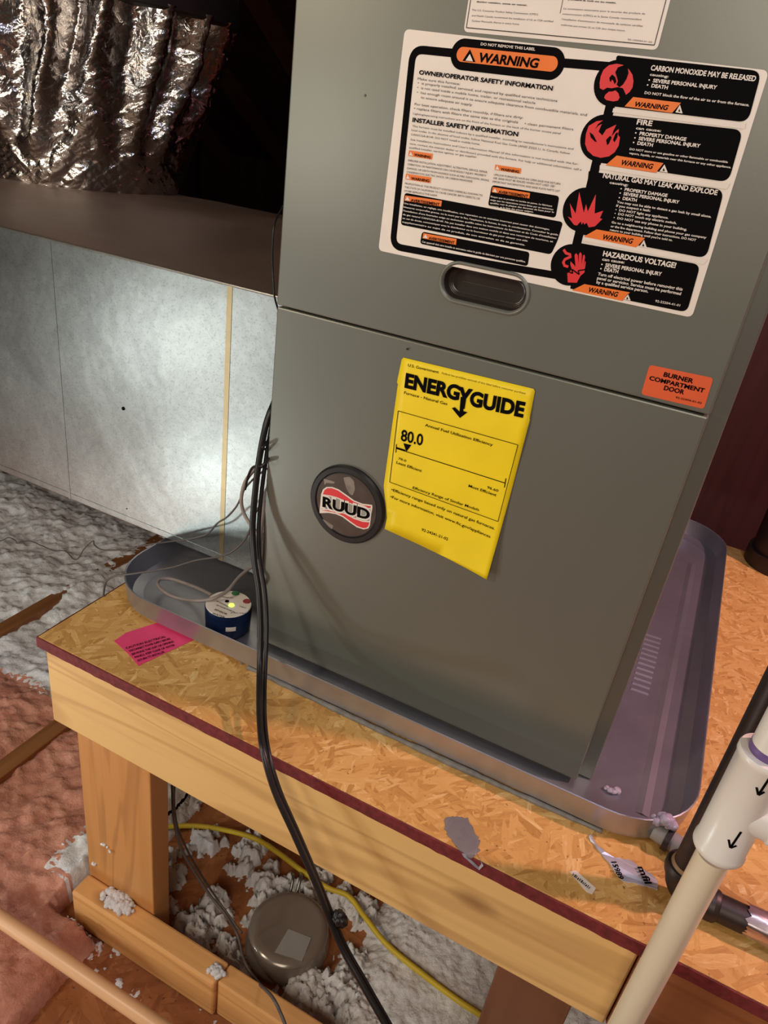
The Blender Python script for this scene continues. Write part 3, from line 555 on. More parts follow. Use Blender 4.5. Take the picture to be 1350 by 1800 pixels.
# pictograms
Rr.poly([(0.29611, 0.70929), (0.30106, 0.70896), (0.30616, 0.70668), (0.31009, 0.7032), (0.31208, 0.69898), (0.31254, 0.6948), (0.31116, 0.69164), (0.30895, 0.68951), (0.30695, 0.692), (0.30545, 0.69365), (0.30147, 0.69403), (0.29664, 0.69277), (0.29334, 0.69289), (0.29059, 0.69103), (0.28772, 0.69188), (0.2865, 0.69538), (0.28619, 0.69984), (0.28715, 0.70439), (0.29048, 0.7078)], y2)
Rr.poly([(0.29789, 0.69064), (0.3002, 0.69166), (0.30287, 0.69001), (0.30469, 0.68726), (0.30399, 0.68514), (0.30064, 0.68411), (0.29504, 0.68443), (0.29282, 0.6858), (0.29304, 0.68787), (0.29535, 0.69038)], y2)
B.poly([(0.30211, 0.70884), (0.30539, 0.70716), (0.30681, 0.704), (0.30641, 0.70009), (0.30476, 0.69604), (0.3025, 0.69403), (0.3, 0.69557), (0.30032, 0.69806), (0.29846, 0.701), (0.29669, 0.70361), (0.29778, 0.70702)], y3)
B.poly([(0.2947, 0.70198), (0.29764, 0.70026), (0.29919, 0.69751), (0.29842, 0.69564), (0.29674, 0.69794), (0.29523, 0.69869), (0.29525, 0.69679), (0.29396, 0.69767), (0.29316, 0.69961)], y3)
Rr.poly([(0.2852, 0.65922), (0.28589, 0.66525), (0.29128, 0.66918), (0.29627, 0.67046), (0.29288, 0.66725), (0.29154, 0.66331), (0.29346, 0.66614), (0.29593, 0.66784), (0.29481, 0.66217), (0.29853, 0.65989), (0.30036, 0.66437), (0.30735, 0.66871), (0.30626, 0.66413), (0.30585, 0.65995), (0.30857, 0.66441), (0.31022, 0.66601), (0.31065, 0.66172), (0.31266, 0.6602), (0.31327, 0.65435), (0.3115, 0.64934), (0.30779, 0.64585), (0.30157, 0.64393), (0.29528, 0.64456), (0.28964, 0.64771), (0.2864, 0.65215)], y2)
B.poly([(0.28785, 0.66097), (0.29127, 0.65936), (0.2955, 0.65474), (0.29383, 0.65489), (0.28977, 0.65738)], y3)
B.poly([(0.30236, 0.65715), (0.30466, 0.6604), (0.30627, 0.65941), (0.30523, 0.65453), (0.30414, 0.65367)], y3)
B.poly([(0.30844, 0.66251), (0.3101, 0.66365), (0.31062, 0.65995), (0.30929, 0.65623), (0.30778, 0.65782)], y3)
Rr.poly([(0.29297, 0.5911), (0.28623, 0.59659), (0.29007, 0.59564), (0.28542, 0.60692), (0.2921, 0.59991), (0.29093, 0.61677), (0.29879, 0.60151), (0.29893, 0.60839), (0.30177, 0.60303), (0.30485, 0.61696), (0.30782, 0.60245), (0.31418, 0.60566), (0.31305, 0.59967), (0.31522, 0.59938), (0.31074, 0.59277), (0.30581, 0.59115), (0.30324, 0.5944), (0.3001, 0.59124), (0.29807, 0.59459), (0.29562, 0.59088)], y2)
B.poly([(0.30014, 0.59428), (0.30255, 0.59165), (0.29934, 0.59085)], y3)
Rr.poly([(0.29968, 0.5444), (0.29735, 0.55169), (0.3005, 0.55551), (0.298, 0.55948), (0.29766, 0.56191), (0.30079, 0.56001), (0.30299, 0.55835), (0.29975, 0.56738), (0.30069, 0.56933), (0.30252, 0.56789), (0.30497, 0.5608), (0.30325, 0.56898), (0.30408, 0.57077), (0.30567, 0.56915), (0.30764, 0.56062), (0.30694, 0.56871), (0.30794, 0.5693), (0.30894, 0.56771), (0.30965, 0.55962), (0.30974, 0.56472), (0.31064, 0.56352), (0.3117, 0.55517), (0.30908, 0.55188), (0.30748, 0.54567)], y2)
Rr.stroke([(0.28934, 0.57027), (0.29204, 0.56775), (0.29567, 0.56732), (0.29646, 0.5654), (0.29248, 0.56259), (0.29168, 0.55995), (0.29349, 0.55751), (0.29683, 0.55717)], 0.0022, y2 - .0001)
B.stroke([(0.29691, 0.55342), (0.30199, 0.55259), (0.30043, 0.55578), (0.30782, 0.55275), (0.30601, 0.55574), (0.31162, 0.55765)], 0.001, y3)
B.build('black_print', M_black, wl)
for f_ in O.F:
    q_ = Print(); q_.V = [O.V[k] for k in f_]; q_.F = [tuple(range(len(f_)))]; q_.build('orange_tag', M_orange, wl)
for a_, b_ in ((0, 2), (2, 3), (3, 4), (4, 99)):
    q_ = Print()
    for f_ in Rr.F[a_:b_]: i_ = len(q_.V); q_.V += [Rr.V[k] for k in f_]; q_.F.append(tuple(range(i_, i_ + len(f_))))
    q_.build('red_pictogram', M_red, wl)
Wt.build('white_print', M_pwhite, wl)

# --- burner compartment label
bl = sheet('burner_label', rounded([(0.38654, 0.4914), (0.43965, 0.49305), (0.44077, 0.46542), (0.38713, 0.46436)], 0.003), YL, M_dorange, fur); tag(bl, 'orange rectangular burner compartment door label')
p = Print()
p.text([('BURNER', 0.40031, 0.4846, 0.4253, 0.48467, 0.00397, 0.035), ('COMPARTMENT', 0.3898, 0.47871, 0.43628, 0.47918, 0.00376, 0.035), ('DOOR', 0.40405, 0.4733, 0.42126, 0.47356, 0.00403, 0.035), ('92-22494-01-02', 0.41566, 0.4687, 0.43756, 0.46917, 0.00174, 0.015)], YL - 0.0003)
p.build('black_print', M_black, bl)

# --- energy guide label: slightly curled paper on the lower door
eg_out = [(0.155, 0.44076), (0.29192, 0.4439), (0.29367, 0.4421), (0.29501, 0.41494), (0.29558, 0.41412), (0.29229, 0.23057), (0.16297, 0.24249), (0.16367, 0.25713), (0.15398, 0.29471), (0.15308, 0.4121), (0.15171, 0.41379), (0.15324, 0.43835)]
def curl(x, z):
    u = max(0.0, (x - 0.2)) * 10; v = max(0.0, 0.36 - z) * 7
    return -0.0007 - 0.011 * (u * u) * (v * v) * 0.9 - 0.0012 * max(0, math.sin((z - 0.2) * 40)) * u
def eg_point(x, z, d=0.0): return (x, curl(x, z) - d, z)
def eg_sheet():
    """triangulate the outline on a fine grid so it can curl"""
    bm = bmesh.new(); vs = [bm.verts.new((x, 0, z)) for x, z in eg_out]; bm.faces.new(vs)
    for k in range(1, 14):
        z = 0.22 + k * 0.0165; g = bm.verts[:] + bm.edges[:] + bm.faces[:]; bmesh.ops.bisect_plane(bm, geom=g, plane_co=(0, 0, z), plane_no=(0, 0, 1))
    for k in range(1, 12):
        x = 0.15 + k * 0.0125; g = bm.verts[:] + bm.edges[:] + bm.faces[:]; bmesh.ops.bisect_plane(bm, geom=g, plane_co=(x, 0, 0), plane_no=(1, 0, 0))
    bmesh.ops.triangulate(bm, faces=bm.faces[:])
    for v in bm.verts: v.co.y = curl(v.co.x, v.co.z)
    back = [v for v in bm.verts]
    me = bpy.data.meshes.new('energy_label'); bm.to_mesh(me); bm.free(); me.materials.append(M_yellow)
    for p_ in me.polygons: p_.use_smooth = True
    o = bpy.data.objects.new('energy_label', me); COL.objects.link(o); o.parent = fur; o.matrix_parent_inverse = Matrix.Translation(-Vector(fur.location))
    so = o.modifiers.new('s', 'SOLIDIFY'); so.thickness = 0.0003; so.offset = 0; return o
eg = eg_sheet(); tag(eg, 'bright yellow energy rating label peeling at its lower right corner')
p = Print()
p.stroke([(0.15792, 0.38424), (0.29012, 0.3859), (0.28834, 0.29861), (0.16049, 0.30158)], 0.0007, 0, True)
p.stroke([(0.16177, 0.34259), (0.28598, 0.34218)], 0.0009, 0)
p.stroke([(0.16236, 0.34322), (0.17303, 0.34317)], 0.0022, 0)
p.stroke([(0.1617, 0.34745), (0.16254, 0.3377)], 0.0009, 0); p.stroke([(0.28581, 0.3475), (0.28644, 0.33735)], 0.0009, 0)
p.poly([(0.16951, 0.35093), (0.17883, 0.35157), (0.17427, 0.34245)], 0)
p.poly([(0.22249, 0.41749), (0.22652, 0.41778), (0.22805, 0.40393), (0.23259, 0.4038), (0.22593, 0.39579), (0.2155, 0.40347), (0.21867, 0.40537), (0.22425, 0.40226)], 0)
p.text([('ENERG', 0.16082, 0.41148, 0.22121, 0.41354, 0.01479, 0.05), ('Y', 0.21959, 0.40704, 0.23465, 0.40781, 0.02014, 0.05), ('GUIDE', 0.23261, 0.41186, 0.28867, 0.41489, 0.01468, 0.05)], 0)
p.text([('U.S. Government', 0.16114, 0.43336, 0.19513, 0.43446, 0.00287, 0.012), ('Federal law prohibits removal of this label before consumer purchase', 0.19856, 0.43494, 0.28545, 0.43685, 0.00206), ('Furnace - Natural Gas', 0.16159, 0.40408, 0.20999, 0.40499, 0.00296, 0.012), ('Annual Fuel Utilization Efficiency', 0.19021, 0.37652, 0.26515, 0.37684, 0.00303, 0.015), ('80.0', 0.16578, 0.3531, 0.19117, 0.35468, 0.0129, 0.02), ('78.0', 0.16634, 0.33102, 0.17572, 0.33083, 0.00257, 0.01), ('Least Efficient', 0.1649, 0.32559, 0.19521, 0.32492, 0.00324, 0.012), ('96.60', 0.26886, 0.33056, 0.281, 0.33027, 0.00287, 0.012), ('Most Efficient', 0.24918, 0.32549, 0.2801, 0.32489, 0.00312, 0.015), ('Efficiency Range of Similar Models', 0.18834, 0.30275, 0.26584, 0.30263, 0.00307, 0.012), ('•Efficiency range based only on natural gas furnaces.', 0.16382, 0.29212, 0.28681, 0.28819, 0.00336, 0.012), ('•For more information, visit www.ftc.gov/appliances', 0.16398, 0.28339, 0.28442, 0.27753, 0.0034, 0.012), ('92-24241-21-02', 0.20699, 0.25679, 0.2391, 0.25664, 0.00343, 0.012)], 0)
p.V = [(x, curl(x, z) - 0.0007 + y, z) for x, y, z in p.V]
p.build('black_print', M_black, eg)

# --- round maker's badge
BC = (0.1125, 0.2565)
bd = lathe_axis('maker_badge', [(0, 0), (0, 0.0485), (0.003, 0.0482), (0.0048, 0.0462), (0.0048, 0.0410), (0.0032, 0.0398), (0.0032, 0.0)], (BC[0], 0.0, BC[1]), (0, -1, 0), M_badge, fur, 64)
tag(bd, 'round black plastic badge with a raised rim'); yb = -0.0036
gd = Print(); gd.disc(BC, 0.0388, yb, 64); gd.build('badge_face', plain('badge_grey', srgb(98, 92, 88), 0.18, var=0.35, scale=30, metal=0.4), bd)
fl = [(0.07872, 0.25957), (0.08055, 0.2664), (0.08464, 0.27099), (0.09196, 0.27345), (0.1008, 0.27323), (0.11121, 0.26991), (0.1216, 0.26636), (0.13277, 0.26582), (0.1446, 0.26848), (0.14546, 0.26585), (0.14543, 0.24181), (0.14406, 0.23753), (0.13831, 0.23415), (0.12961, 0.23374), (0.11966, 0.23672), (0.10984, 0.24028), (0.10085, 0.24086), (0.09078, 0.23906), (0.07934, 0.23448), (0.07902, 0.23744)]
pw = Print(); pw.poly(fl, yb - 0.0002)
cx_ = sum(a for a, b in fl) / len(fl); cz_ = sum(b for a, b in fl) / len(fl)
pr = Print()
pr.poly([(0.0812, 0.26042), (0.0826, 0.26635), (0.08627, 0.27006), (0.09164, 0.27187), (0.10024, 0.27158), (0.11016, 0.26832), (0.12107, 0.2647), (0.13299, 0.26418), (0.14345, 0.26637), (0.14328, 0.26411), (0.13334, 0.2616), (0.12102, 0.26124), (0.10966, 0.26224), (0.09951, 0.26295), (0.09072, 0.26217)], yb - 0.0004)
pr.poly([(0.08093, 0.23914), (0.09039, 0.24248), (0.10164, 0.24494), (0.11306, 0.24497), (0.12463, 0.24307), (0.13582, 0.24334), (0.1444, 0.24569), (0.14366, 0.24041), (0.1416, 0.23738), (0.13737, 0.23558), (0.12987, 0.23562), (0.12044, 0.23852), (0.11039, 0.24199), (0.10114, 0.24274), (0.09056, 0.24102)], yb - 0.0004)
pg = Print(); pg.poly([(0.08092, 0.25832), (0.09089, 0.26074), (0.09971, 0.26128), (0.10987, 0.26058), (0.12121, 0.25982), (0.13353, 0.26019), (0.14354, 0.26224), (0.14413, 0.2476), (0.13559, 0.24501), (0.12438, 0.24499), (0.11285, 0.24665), (0.10147, 0.24639), (0.0902, 0.24419), (0.08074, 0.24086)], yb - 0.0004)
pt = Print()
pw.text([('RUUD', 0.08045, 0.24355, 0.146, 0.24827, 0.01602, 0.085)], yb - 0.0007)
pt.text([('RUUD', 0.08234, 0.24523, 0.1444, 0.24919, 0.01309, 0.04)], yb - 0.0010)
pw.build('white_print', M_pwhite, bd); pr.build('red_flag', M_red, bd); pg.build('grey_band', plain('badge_band', srgb(150, 150, 140), 0.4), bd); pt.build('black_print', M_black, bd)
sm = Print(); sm.poly(rounded([(0.10453, 0.28974), (0.11246, 0.2933), (0.11852, 0.29003), (0.12105, 0.28006), (0.11921, 0.27142), (0.11517, 0.27199), (0.11024, 0.27763)], 0.002), yb - 0.0002)
sm.poly(rounded([(0.07981, 0.28017), (0.09486, 0.281), (0.09393, 0.27826), (0.08406, 0.27619), (0.08192, 0.27254)], 0.001), yb - 0.0002); sm.poly(rounded([(0.08416, 0.22849), (0.09887, 0.22479), (0.0982, 0.21937), (0.08484, 0.22227)], 0.001), yb - 0.0002)
M_scuff = plain('badge_scuff', srgb(132, 122, 112), 0.6, var=0.3, scale=80)
for f_ in sm.F:
    q_ = Print(); q_.V = [sm.V[k] for k in f_]; q_.F = [tuple(range(len(f_)))]; q_.build('scuff_mark', M_scuff, bd)

# ------------------------------------------------------------------ sheet metal return duct on the left
rd = tag(empty('return_duct', (-0.8, 0.35, 0.042)), 'large bare galvanised sheet metal duct running left from the furnace', 'duct')
def duct():
    y0, y1_, z0, z1 = 0.085, 0.74, 0.0415, 0.4475
    box('duct_body', (-1.75, -0.0055, y0, y1_, z0, z1), M_galv, rd, 0.002)
    # crowned dull top sheet
    V = []; F = []; nx, ny = 60, 26
    for i in range(nx + 1):
        for j in range(ny + 1):
            x = -1.75 + i * (1.7445 / nx); t = j / ny; y = y0 + 0.0005 + t * (y1_ - y0 - .001)
            h = 0.004 + 0.010 * math.sin(math.pi * t) ** 0.8 + 0.004 * fbm((x, y, 0), 3.0)
            h += 0.022 * math.exp(-((x + 0.28) / 0.2) ** 2) * math.sin(math.pi * t) ** 2
            if j in (0,): h = 0.0
            V.append((x, y, z1 + max(h, 0.0) + 0.0003))
    for i in range(nx):
        for j in range(ny): F.append((i * (ny + 1) + j, (i + 1) * (ny + 1) + j, (i + 1) * (ny + 1) + j + 1, i * (ny + 1) + j + 1))
    tag(link('top_sheet', V, F, M_ducttop, rd, smooth=True), 'dull brownish crowned top sheet')
    # raised standing seams, edge hems
    box('seam', (-0.432, -0.428, y0 - 0.0005, y0, z0 + 0.001, z1 - 0.001), M_galv, rd, 0)
    tag(box('seam', (-0.129, -0.121, y0 - 0.0005, y0, z0 + 0.001, z1 - 0.001), metal_mat('tan_seam', srgb(168, 150, 116), 0.42, 0.1, metal=0.9), rd, 0), 'tan vertical seam strip')
    tube('edge_hem', [(-1.75, y0 - 0.0008, z1), (-0.0055, y0 - 0.0008, z1)], 0.0016, M_galv, rd, 8)
    tube('edge_hem', [(-1.75, y0 - 0.0001, z0 + .012), (-0.0055, y0 - 0.0001, z0 + .012)], 0.0006, M_galv, rd, 8)
    a = (-0.3068, 0.085, 0.2341)
    lathe_axis('screw', [(0, 0.0), (0, 0.0028), (0.0012, 0.0026), (0.0014, 0.0)], (a[0], y0, a[2]), (0, -1, 0), M_black, rd, 12)
    a = (-0.3076, 0.085, 0.0672)
    lathe_axis('screw', [(0, 0.0), (0, 0.0012), (0.0008, 0.001), (0.001, 0.0)], (a[0], y0, a[2]), (0, -1, 0), M_black, rd, 8)
    # strap hangers carry its far end
    for x in (-1.6,): box('support_leg', (x, x + 0.04, 0.15, 0.68, FZ, z0), M_galv, rd, 0.001)
duct()
# foil wrapped riser standing on the duct
fr = tag(empty('foil_riser', (-0.93, 0.60, 0.46)), 'crumpled silver foil wrapped round riser standing on the duct', 'duct')
def riser():
    V = []; F = []; nu, nv = 420, 200
    for j in range(nv + 1):
        t = j / nv; z = 0.449 + t * 0.335
        for i in range(nu):
            a = 2 * math.pi * i / nu
            R_ = 0.215 + 0.035 * t
            g = math.cos(a * 17 + 2.2 * noise.noise((math.cos(a) * 2, math.sin(a) * 2, t * 2.0)))
            fold = 0.030 * max(0, t - 0.18) ** 0.8 * g
            px = (math.cos(a), math.sin(a), t * 2.0)
            cr = 0.010 * (abs(fbm(px, 2.4, 2)) - 0.3) + 0.0022 * (abs(fbm(px, 9.0, 3)) - 0.3)
            cr += 0.0012 * max(0.0, 1 - 8 * abs(((a * 0.25 + t * 0.46) / 0.045) % 1 - .5)) + 0.0012 * max(0.0, 1 - 8 * abs(((a * 0.25 - t * 0.46) / 0.045) % 1 - .5))
            rr = R_ + fold + cr
            V.append((-0.925 + 0.07 * t + rr * math.cos(a), 0.60 + 0.02 * t + rr * math.sin(a), z))
    for j in range(nv):
        for i in range(nu): F.append((j * nu + i, j * nu + (i + 1) % nu, (j + 1) * nu + (i + 1) % nu, (j + 1) * nu + i))
    link('foil_wrap', V, F, M_foil, fr, smooth=True)
    lathe_axis('metal_collar', [(0, 0.0), (0, 0.280), (0.004, 0.286), (0.40, 0.286), (0.40, 0.0)], (-0.872, 0.615, 0.775), (0, 0, 1), M_darkgrey, fr, 64)
riser()
# dark round duct and boxes at the back right
bd2 = tag(empty('dark_flue_duct', (0.72, 0.62, 0)), 'dark round metal pipe standing on the board behind the pan at far right', 'pipe')
lathe_axis('flue_pipe', [(0, 0.0), (0, 0.052), (0.02, 0.055), (1.7, 0.055), (1.7, 0.0)], (0.675, 0.775, 0.0005), (0, 0, 1), M_darkgrey, bd2, 40)
lathe_axis('flue_collar', [(0, 0.055), (0, 0.061), (0.03, 0.061), (0.03, 0.055)], (0.675, 0.775, 0.0008), (0, 0, 1), M_darkgrey, bd2, 40)

# ------------------------------------------------------------------ pipes on the right
# black iron pipe: riser, elbow, horizontal run
ip = tag(empty('black_iron_pipe', (0.566, -0.088, 0)), 'black iron gas pipe rising beside the pan from an elbow', 'pipe')
IX, IY = 0.567, -0.088
tube('riser', [(IX, IY, 0.03), (IX, IY, 0.9)], 0.0137, M_iron, ip, 28)
tube('horizontal_run', [(IX + 0.02, IY, 0.0165), (1.3, IY + 0.01, 0.0165)], 0.0137, M_iron, ip, 28)
def elbow():
    pts = [(IX, IY, 0.047)] + [(IX + 0.022 - 0.022 * math.cos(a), IY, 0.0385 - 0.022 * math.sin(a)) for a in [k * math.pi / 2 / 8 for k in range(9)]] + [(IX + 0.034, IY, 0.0165)]
    rr = [0.0175] + [0.0172] * 9 + [0.0175]
    tube('elbow', pts, [0.0164] * 11, M_iron, ip, 28)
    lathe_axis('elbow_band', [(0, 0.013), (0, 0.0192), (0.003, 0.0198), (0.010, 0.0198), (0.012, 0.0185), (0.012, 0.013)], (IX, IY, 0.039), (0, 0, 1), M_iron, ip)
    lathe_axis('elbow_band', [(0, 0.0135), (0, 0.0158), (0.011, 0.0162), (0.013, 0.0150), (0.013, 0.0135)], (IX + 0.026, IY, 0.0165), (1, 0, 0), M_iron, ip)
    lathe_axis('thread_sealant', [(0, 0.0135), (0.0, 0.0158), (0.002, 0.0152), (0.0035, 0.0138)], (IX, IY, 0.051), (0, 0, 1), plain('pipe_dope', srgb(150, 116, 84), 0.6, var=0.3, scale=90), ip)
elbow()
# white pvc riser with tee
pv = tag(empty('pvc_drain_pipe', (0.556, -0.18, FZ)), 'cream plastic drain pipe with a white tee in front of the platform', 'pipe')
PX_, PY_ = 0.5585, -0.18
tube('lower_pipe', [(PX_, PY_, FZ), (PX_, PY_, 0.168)], 0.01335, M_pvc, pv, 32)
tube('upper_pipe', [(PX_, PY_, 0.275), (PX_, PY_, 0.9)], 0.01335, M_pvcw, pv, 32)
te = lathe_axis('tee_fitting', [(0, 0.0137), (0.0, 0.0192), (0.0015, 0.0200), (0.006, 0.0200), (0.0075, 0.0190), (0.098, 0.0190), (0.0995, 0.0200), (0.1035, 0.0200), (0.105, 0.0192), (0.105, 0.0137)], (PX_, PY_, 0.176), (0, 0, 1), M_pvcw, pv, 48)
tag(te, 'white tee fitting with hand drawn arrows')
lathe_axis('tee_branch', [(0, 0.018), (0.022, 0.0178), (0.024, 0.0195), (0.032, 0.0195), (0.033, 0.018), (0.033, 0.0137)], (PX_, PY_, 0.226), (1, 0, -0.05), M_pvcw, te, 40)
tube('branch_pipe', [(PX_ + 0.026, PY_, 0.2247), (1.2, PY_, 0.193)], 0.01335, M_pvcw, pv, 32)
lathe_axis('primer_ring', [(0, 0.0130), (0.0, 0.0137), (0.0065, 0.0137), (0.0065, 0.0130)], (PX_, PY_, 0.1705), (0, 0, 1), M_primer, pv, 40)
lathe_axis('primer_ring', [(0, 0.0130), (0.0, 0.0137), (0.0075, 0.0137), (0.0075, 0.0130)], (PX_, PY_, 0.2800), (0, 0, 1), M_primer, pv, 40)
# arrows in marker, wrapped on the fitting surface
def on_cyl(x, z, r=0.01925):
    dx = max(-r * 0.98, min(r * 0.98, x - PX_)); return (PX_ + dx, PY_ - math.sqrt(r * r - dx * dx), z)
def arrow(p0, p1, left, right):
    V = []; F = []
    for a, b in ((p0, p1), (left, p1), (p1, right)):
        a = Vector(a); b = Vector(b); d = (b - a).normalized(); m = Vector((-d.y, d.x)) * 0.00085; n = 8
        for k in range(n + 1):
            q = a.lerp(b, k / n); i = len(V); V += [on_cyl(*(q + m)), on_cyl(*(q - m))]
            if k: F.append((i - 2, i - 1, i + 1, i))
    return V, F
for a_ in ([(0.562, 0.218), (0.5607, 0.1991), (0.5571, 0.2063), (0.5638, 0.2032)], [(0.5615, 0.2741), (0.5604, 0.2566), (0.5571, 0.2627), (0.563, 0.2612)]):
    v, f = arrow(*a_); link('marker_arrow', v, f, M_black, te)
# tan pipe close to the floor at the lower left
lp = tag(empty('tan_floor_pipe', (-0.3, -0.25, -0.47)), 'tan plastic pipe running diagonally across the bottom left', 'pipe')
tube('pipe', [(-0.62, -0.2505, -0.5), (0.1509, -0.2441, -0.497)], 0.0115, M_pipeL, lp, 32)
tube('pipe_foot', [(0.1482, -0.2401, -0.508), (0.1234, -0.2025, -0.609)], 0.012, M_pipeL, lp, 20)
tube('pipe_foot', [(-0.5434, -0.2452, -0.512), (-0.6254, -0.2097, -0.609)], 0.012, M_pipeL, lp, 20)

# ------------------------------------------------------------------ float switch in the pan
SC = (-0.0496, 0.0031, 0.043)
fs = tag(empty('pan_float_switch', (SC[0], SC[1], 0.003)), 'small round navy water sensor with white printed top in pan', 'sensor')
lathe_axis('switch_body', [(0, 0.0), (0, 0.028), (0.002, 0.0305), (0.036, 0.0320), (0.0385, 0.0312), (0.0385, 0.0)], (SC[0], SC[1], 0.0045), (0, 0, 1), M_blue, fs, 48)
tp = lathe_axis('switch_top', [(0, 0.0), (0, 0.0308), (0.0009, 0.0302), (0.0009, 0.0)], (SC[0], SC[1], 0.043), (0, 0, 1), M_pwhite, fs, 48)
def dot(name, uv, r, mat, h=0.0006): lathe_axis(name, [(0, 0.0), (0, r), (h, r * .9), (h, 0.0)], (uv[0], uv[1], 0.0439), (0, 0, 1), mat, tp, 20)
dot('green_dot', (-0.0568, 0.0282, 0.0439), 0.0056, M_green); dot('red_dot', (-0.0331, 0.0222, 0.0439), 0.0056, M_dred)
dot('dark_dot', (-0.0547, 0.006, 0.0439), 0.003, M_black); dot('lit_indicator', (-0.0442, 0.0022, 0.0439), 0.0042, M_led, 0.0012)
XF = Matrix.Rotation(-math.pi / 2, 4, 'X')
pp = Print()
def flat_text(pr, st, u0, u1, h, z, off=0.02):
    a = Vector(u0[:2]); b = Vector(u1[:2]); q = Print(); q.text([(st, a.x, a.y, b.x, b.y, h)], 0, off)
    i0 = len(pr.V); pr.V += [(x, zz, z) for x, _, zz in q.V]; pr.F += [tuple(i0 + k for k in f) for f in q.F]
for st, a_, b_, h_ in (("WATER", (-0.0535, -0.0289, 0.044), (-0.0343, -0.0271, 0.044), 0.0034), ("SENSOR", (-0.0566, -0.0201, 0.044), (-0.0365, -0.0194, 0.044), 0.0034), ("LED FLASHES POWER ON", (-0.0605, -0.0101, 0.044), (-0.0311, -0.0091, 0.044), 0.002), ("RED = WATER DETECTED", (-0.0662, -0.0028, 0.044), (-0.0461, -0.0042, 0.044), 0.002),
                     ("GREEN OK", (-0.0658, 0.0092, 0.044), (-0.0518, 0.0163, 0.044), 0.002), ("TEST", (-0.0346, 0.0059, 0.044), (-0.0242, 0.0072, 0.044), 0.002), ("24 VAC ONLY", (-0.0345, -0.0133, 0.044), (-0.0175, -0.0022, 0.044), 0.002)):
    flat_text(pp, st, a_, b_, h_, 0.04415)
pp.build('black_print', M_black, tp)
a_ = math.radians(-62)
cx, cy = SC[0], SC[1]
V = []; F = []
for k in range(7):
    t = a_ + 0.26 + (k / 6 - 0.5) * 0.42
    V += [(cx + 0.0323 * math.cos(t), cy + 0.0323 * math.sin(t), 0.021), (cx + 0.0325 * math.cos(t), cy + 0.0325 * math.sin(t), 0.028)]
    if k: i = len(V); F.append((i - 4, i - 2, i - 1, i - 3))
link('side_sticker', V, F, M_pwhite, fs)

# ------------------------------------------------------------------ cables
def cable(name, pts, r, mat, label, cat='cable', n=12):
    o = tube(name, spline(pts, n), r, mat, None, 10); tag(o, label, cat); return o
cable('power_cable', [(-0.0292, 0.06, 0.3392), (-0.0098, 0.02, 0.3387), (-0.0085, 0.006, 0.3193), (-0.0088, -0.003, 0.2818), (-0.0065, -0.012, 0.2404), (-0.0008, -0.022, 0.1914), (0.0122, -0.034, 0.1572), (0.0293, -0.046, 0.1245), (0.0439, -0.06, 0.0877), (0.0578, -0.078, 0.0531), (0.0767, -0.105, 0.0374), (0.1039, -0.142, 0.0279), (0.1295, -0.172, 0.0244), (0.1556, -0.185, -0.0092), (0.1903, -0.192, -0.0522), (0.2268, -0.2, -0.0981), (0.2679, -0.21, -0.1534), (0.3058, -0.22, -0.1829), (0.3642, -0.235, -0.2255)], 0.0038, M_cable, 'thick black cable hanging down past the beam to the bottom edge')
cable('power_cable', [(-0.0336, 0.07, 0.3431), (-0.0153, 0.032, 0.3268), (-0.0068, 0.013, 0.3069), (-0.0042, 0.003, 0.2738), (-0.0013, -0.006, 0.2359), (0.0041, -0.016, 0.1945), (0.0152, -0.026, 0.1544), (0.0321, -0.036, 0.1184), (0.0466, -0.05, 0.0827), (0.0609, -0.07, 0.0491), (0.0798, -0.098, 0.0293), (0.107, -0.136, 0.0246), (0.134, -0.167, 0.0182), (0.1592, -0.18, -0.0119), (0.1934, -0.187, -0.0556), (0.2294, -0.195, -0.1023), (0.2698, -0.205, -0.1558), (0.3086, -0.215, -0.186), (0.3681, -0.23, -0.2305)], 0.0026, M_cable, 'thinner black cable running alongside the thick one on its right')
cable('grey_wire', [(-0.0242, 0.05, 0.2594), (-0.0255, 0.03, 0.2515), (-0.0327, 0.02, 0.2448), (-0.0411, 0.015, 0.2263), (-0.0416, 0.01, 0.2038), (-0.0354, 0.01, 0.1853), (-0.0233, 0.01, 0.1729), (-0.0057, 0.01, 0.1583), (0.008, 0.015, 0.1397)], 0.0024, M_gcable, 'light grey wire bulging in an arc beside the furnace edge')
cable('grey_wire', [(-0.0071, 0.03, 0.2321), (-0.0021, 0.005, 0.2338), (-0.001, 0.0, 0.2059), (-0.0, -0.004, 0.167), (0.0009, -0.004, 0.1246), (0.0052, 0.0, 0.0977), (-0.0266, 0.0772, 0.012)], 0.0022, M_gcable, 'short grey wire dropping between the black cables and the furnace')
cable('dark_tie_wire', [(-0.0096, 0.03, 0.3121), (-0.003, 0.0, 0.2981), (0.0005, -0.012, 0.2979), (-0.0008, 0.0, 0.2892), (-0.0082, 0.03, 0.271)], 0.0016, M_cable, 'short dark wire crossing behind the cables near their top')
cable('dark_tie_wire', [(-0.0072, 0.03, 0.279), (0.0015, 0.0, 0.2796), (0.002, -0.012, 0.2749), (-0.0203, 0.0, 0.2606), (-0.0338, 0.01, 0.237), (-0.0433, 0.02, 0.2156)], 0.0016, M_cable, 'dark wire looping left off the cables beside the light arc')
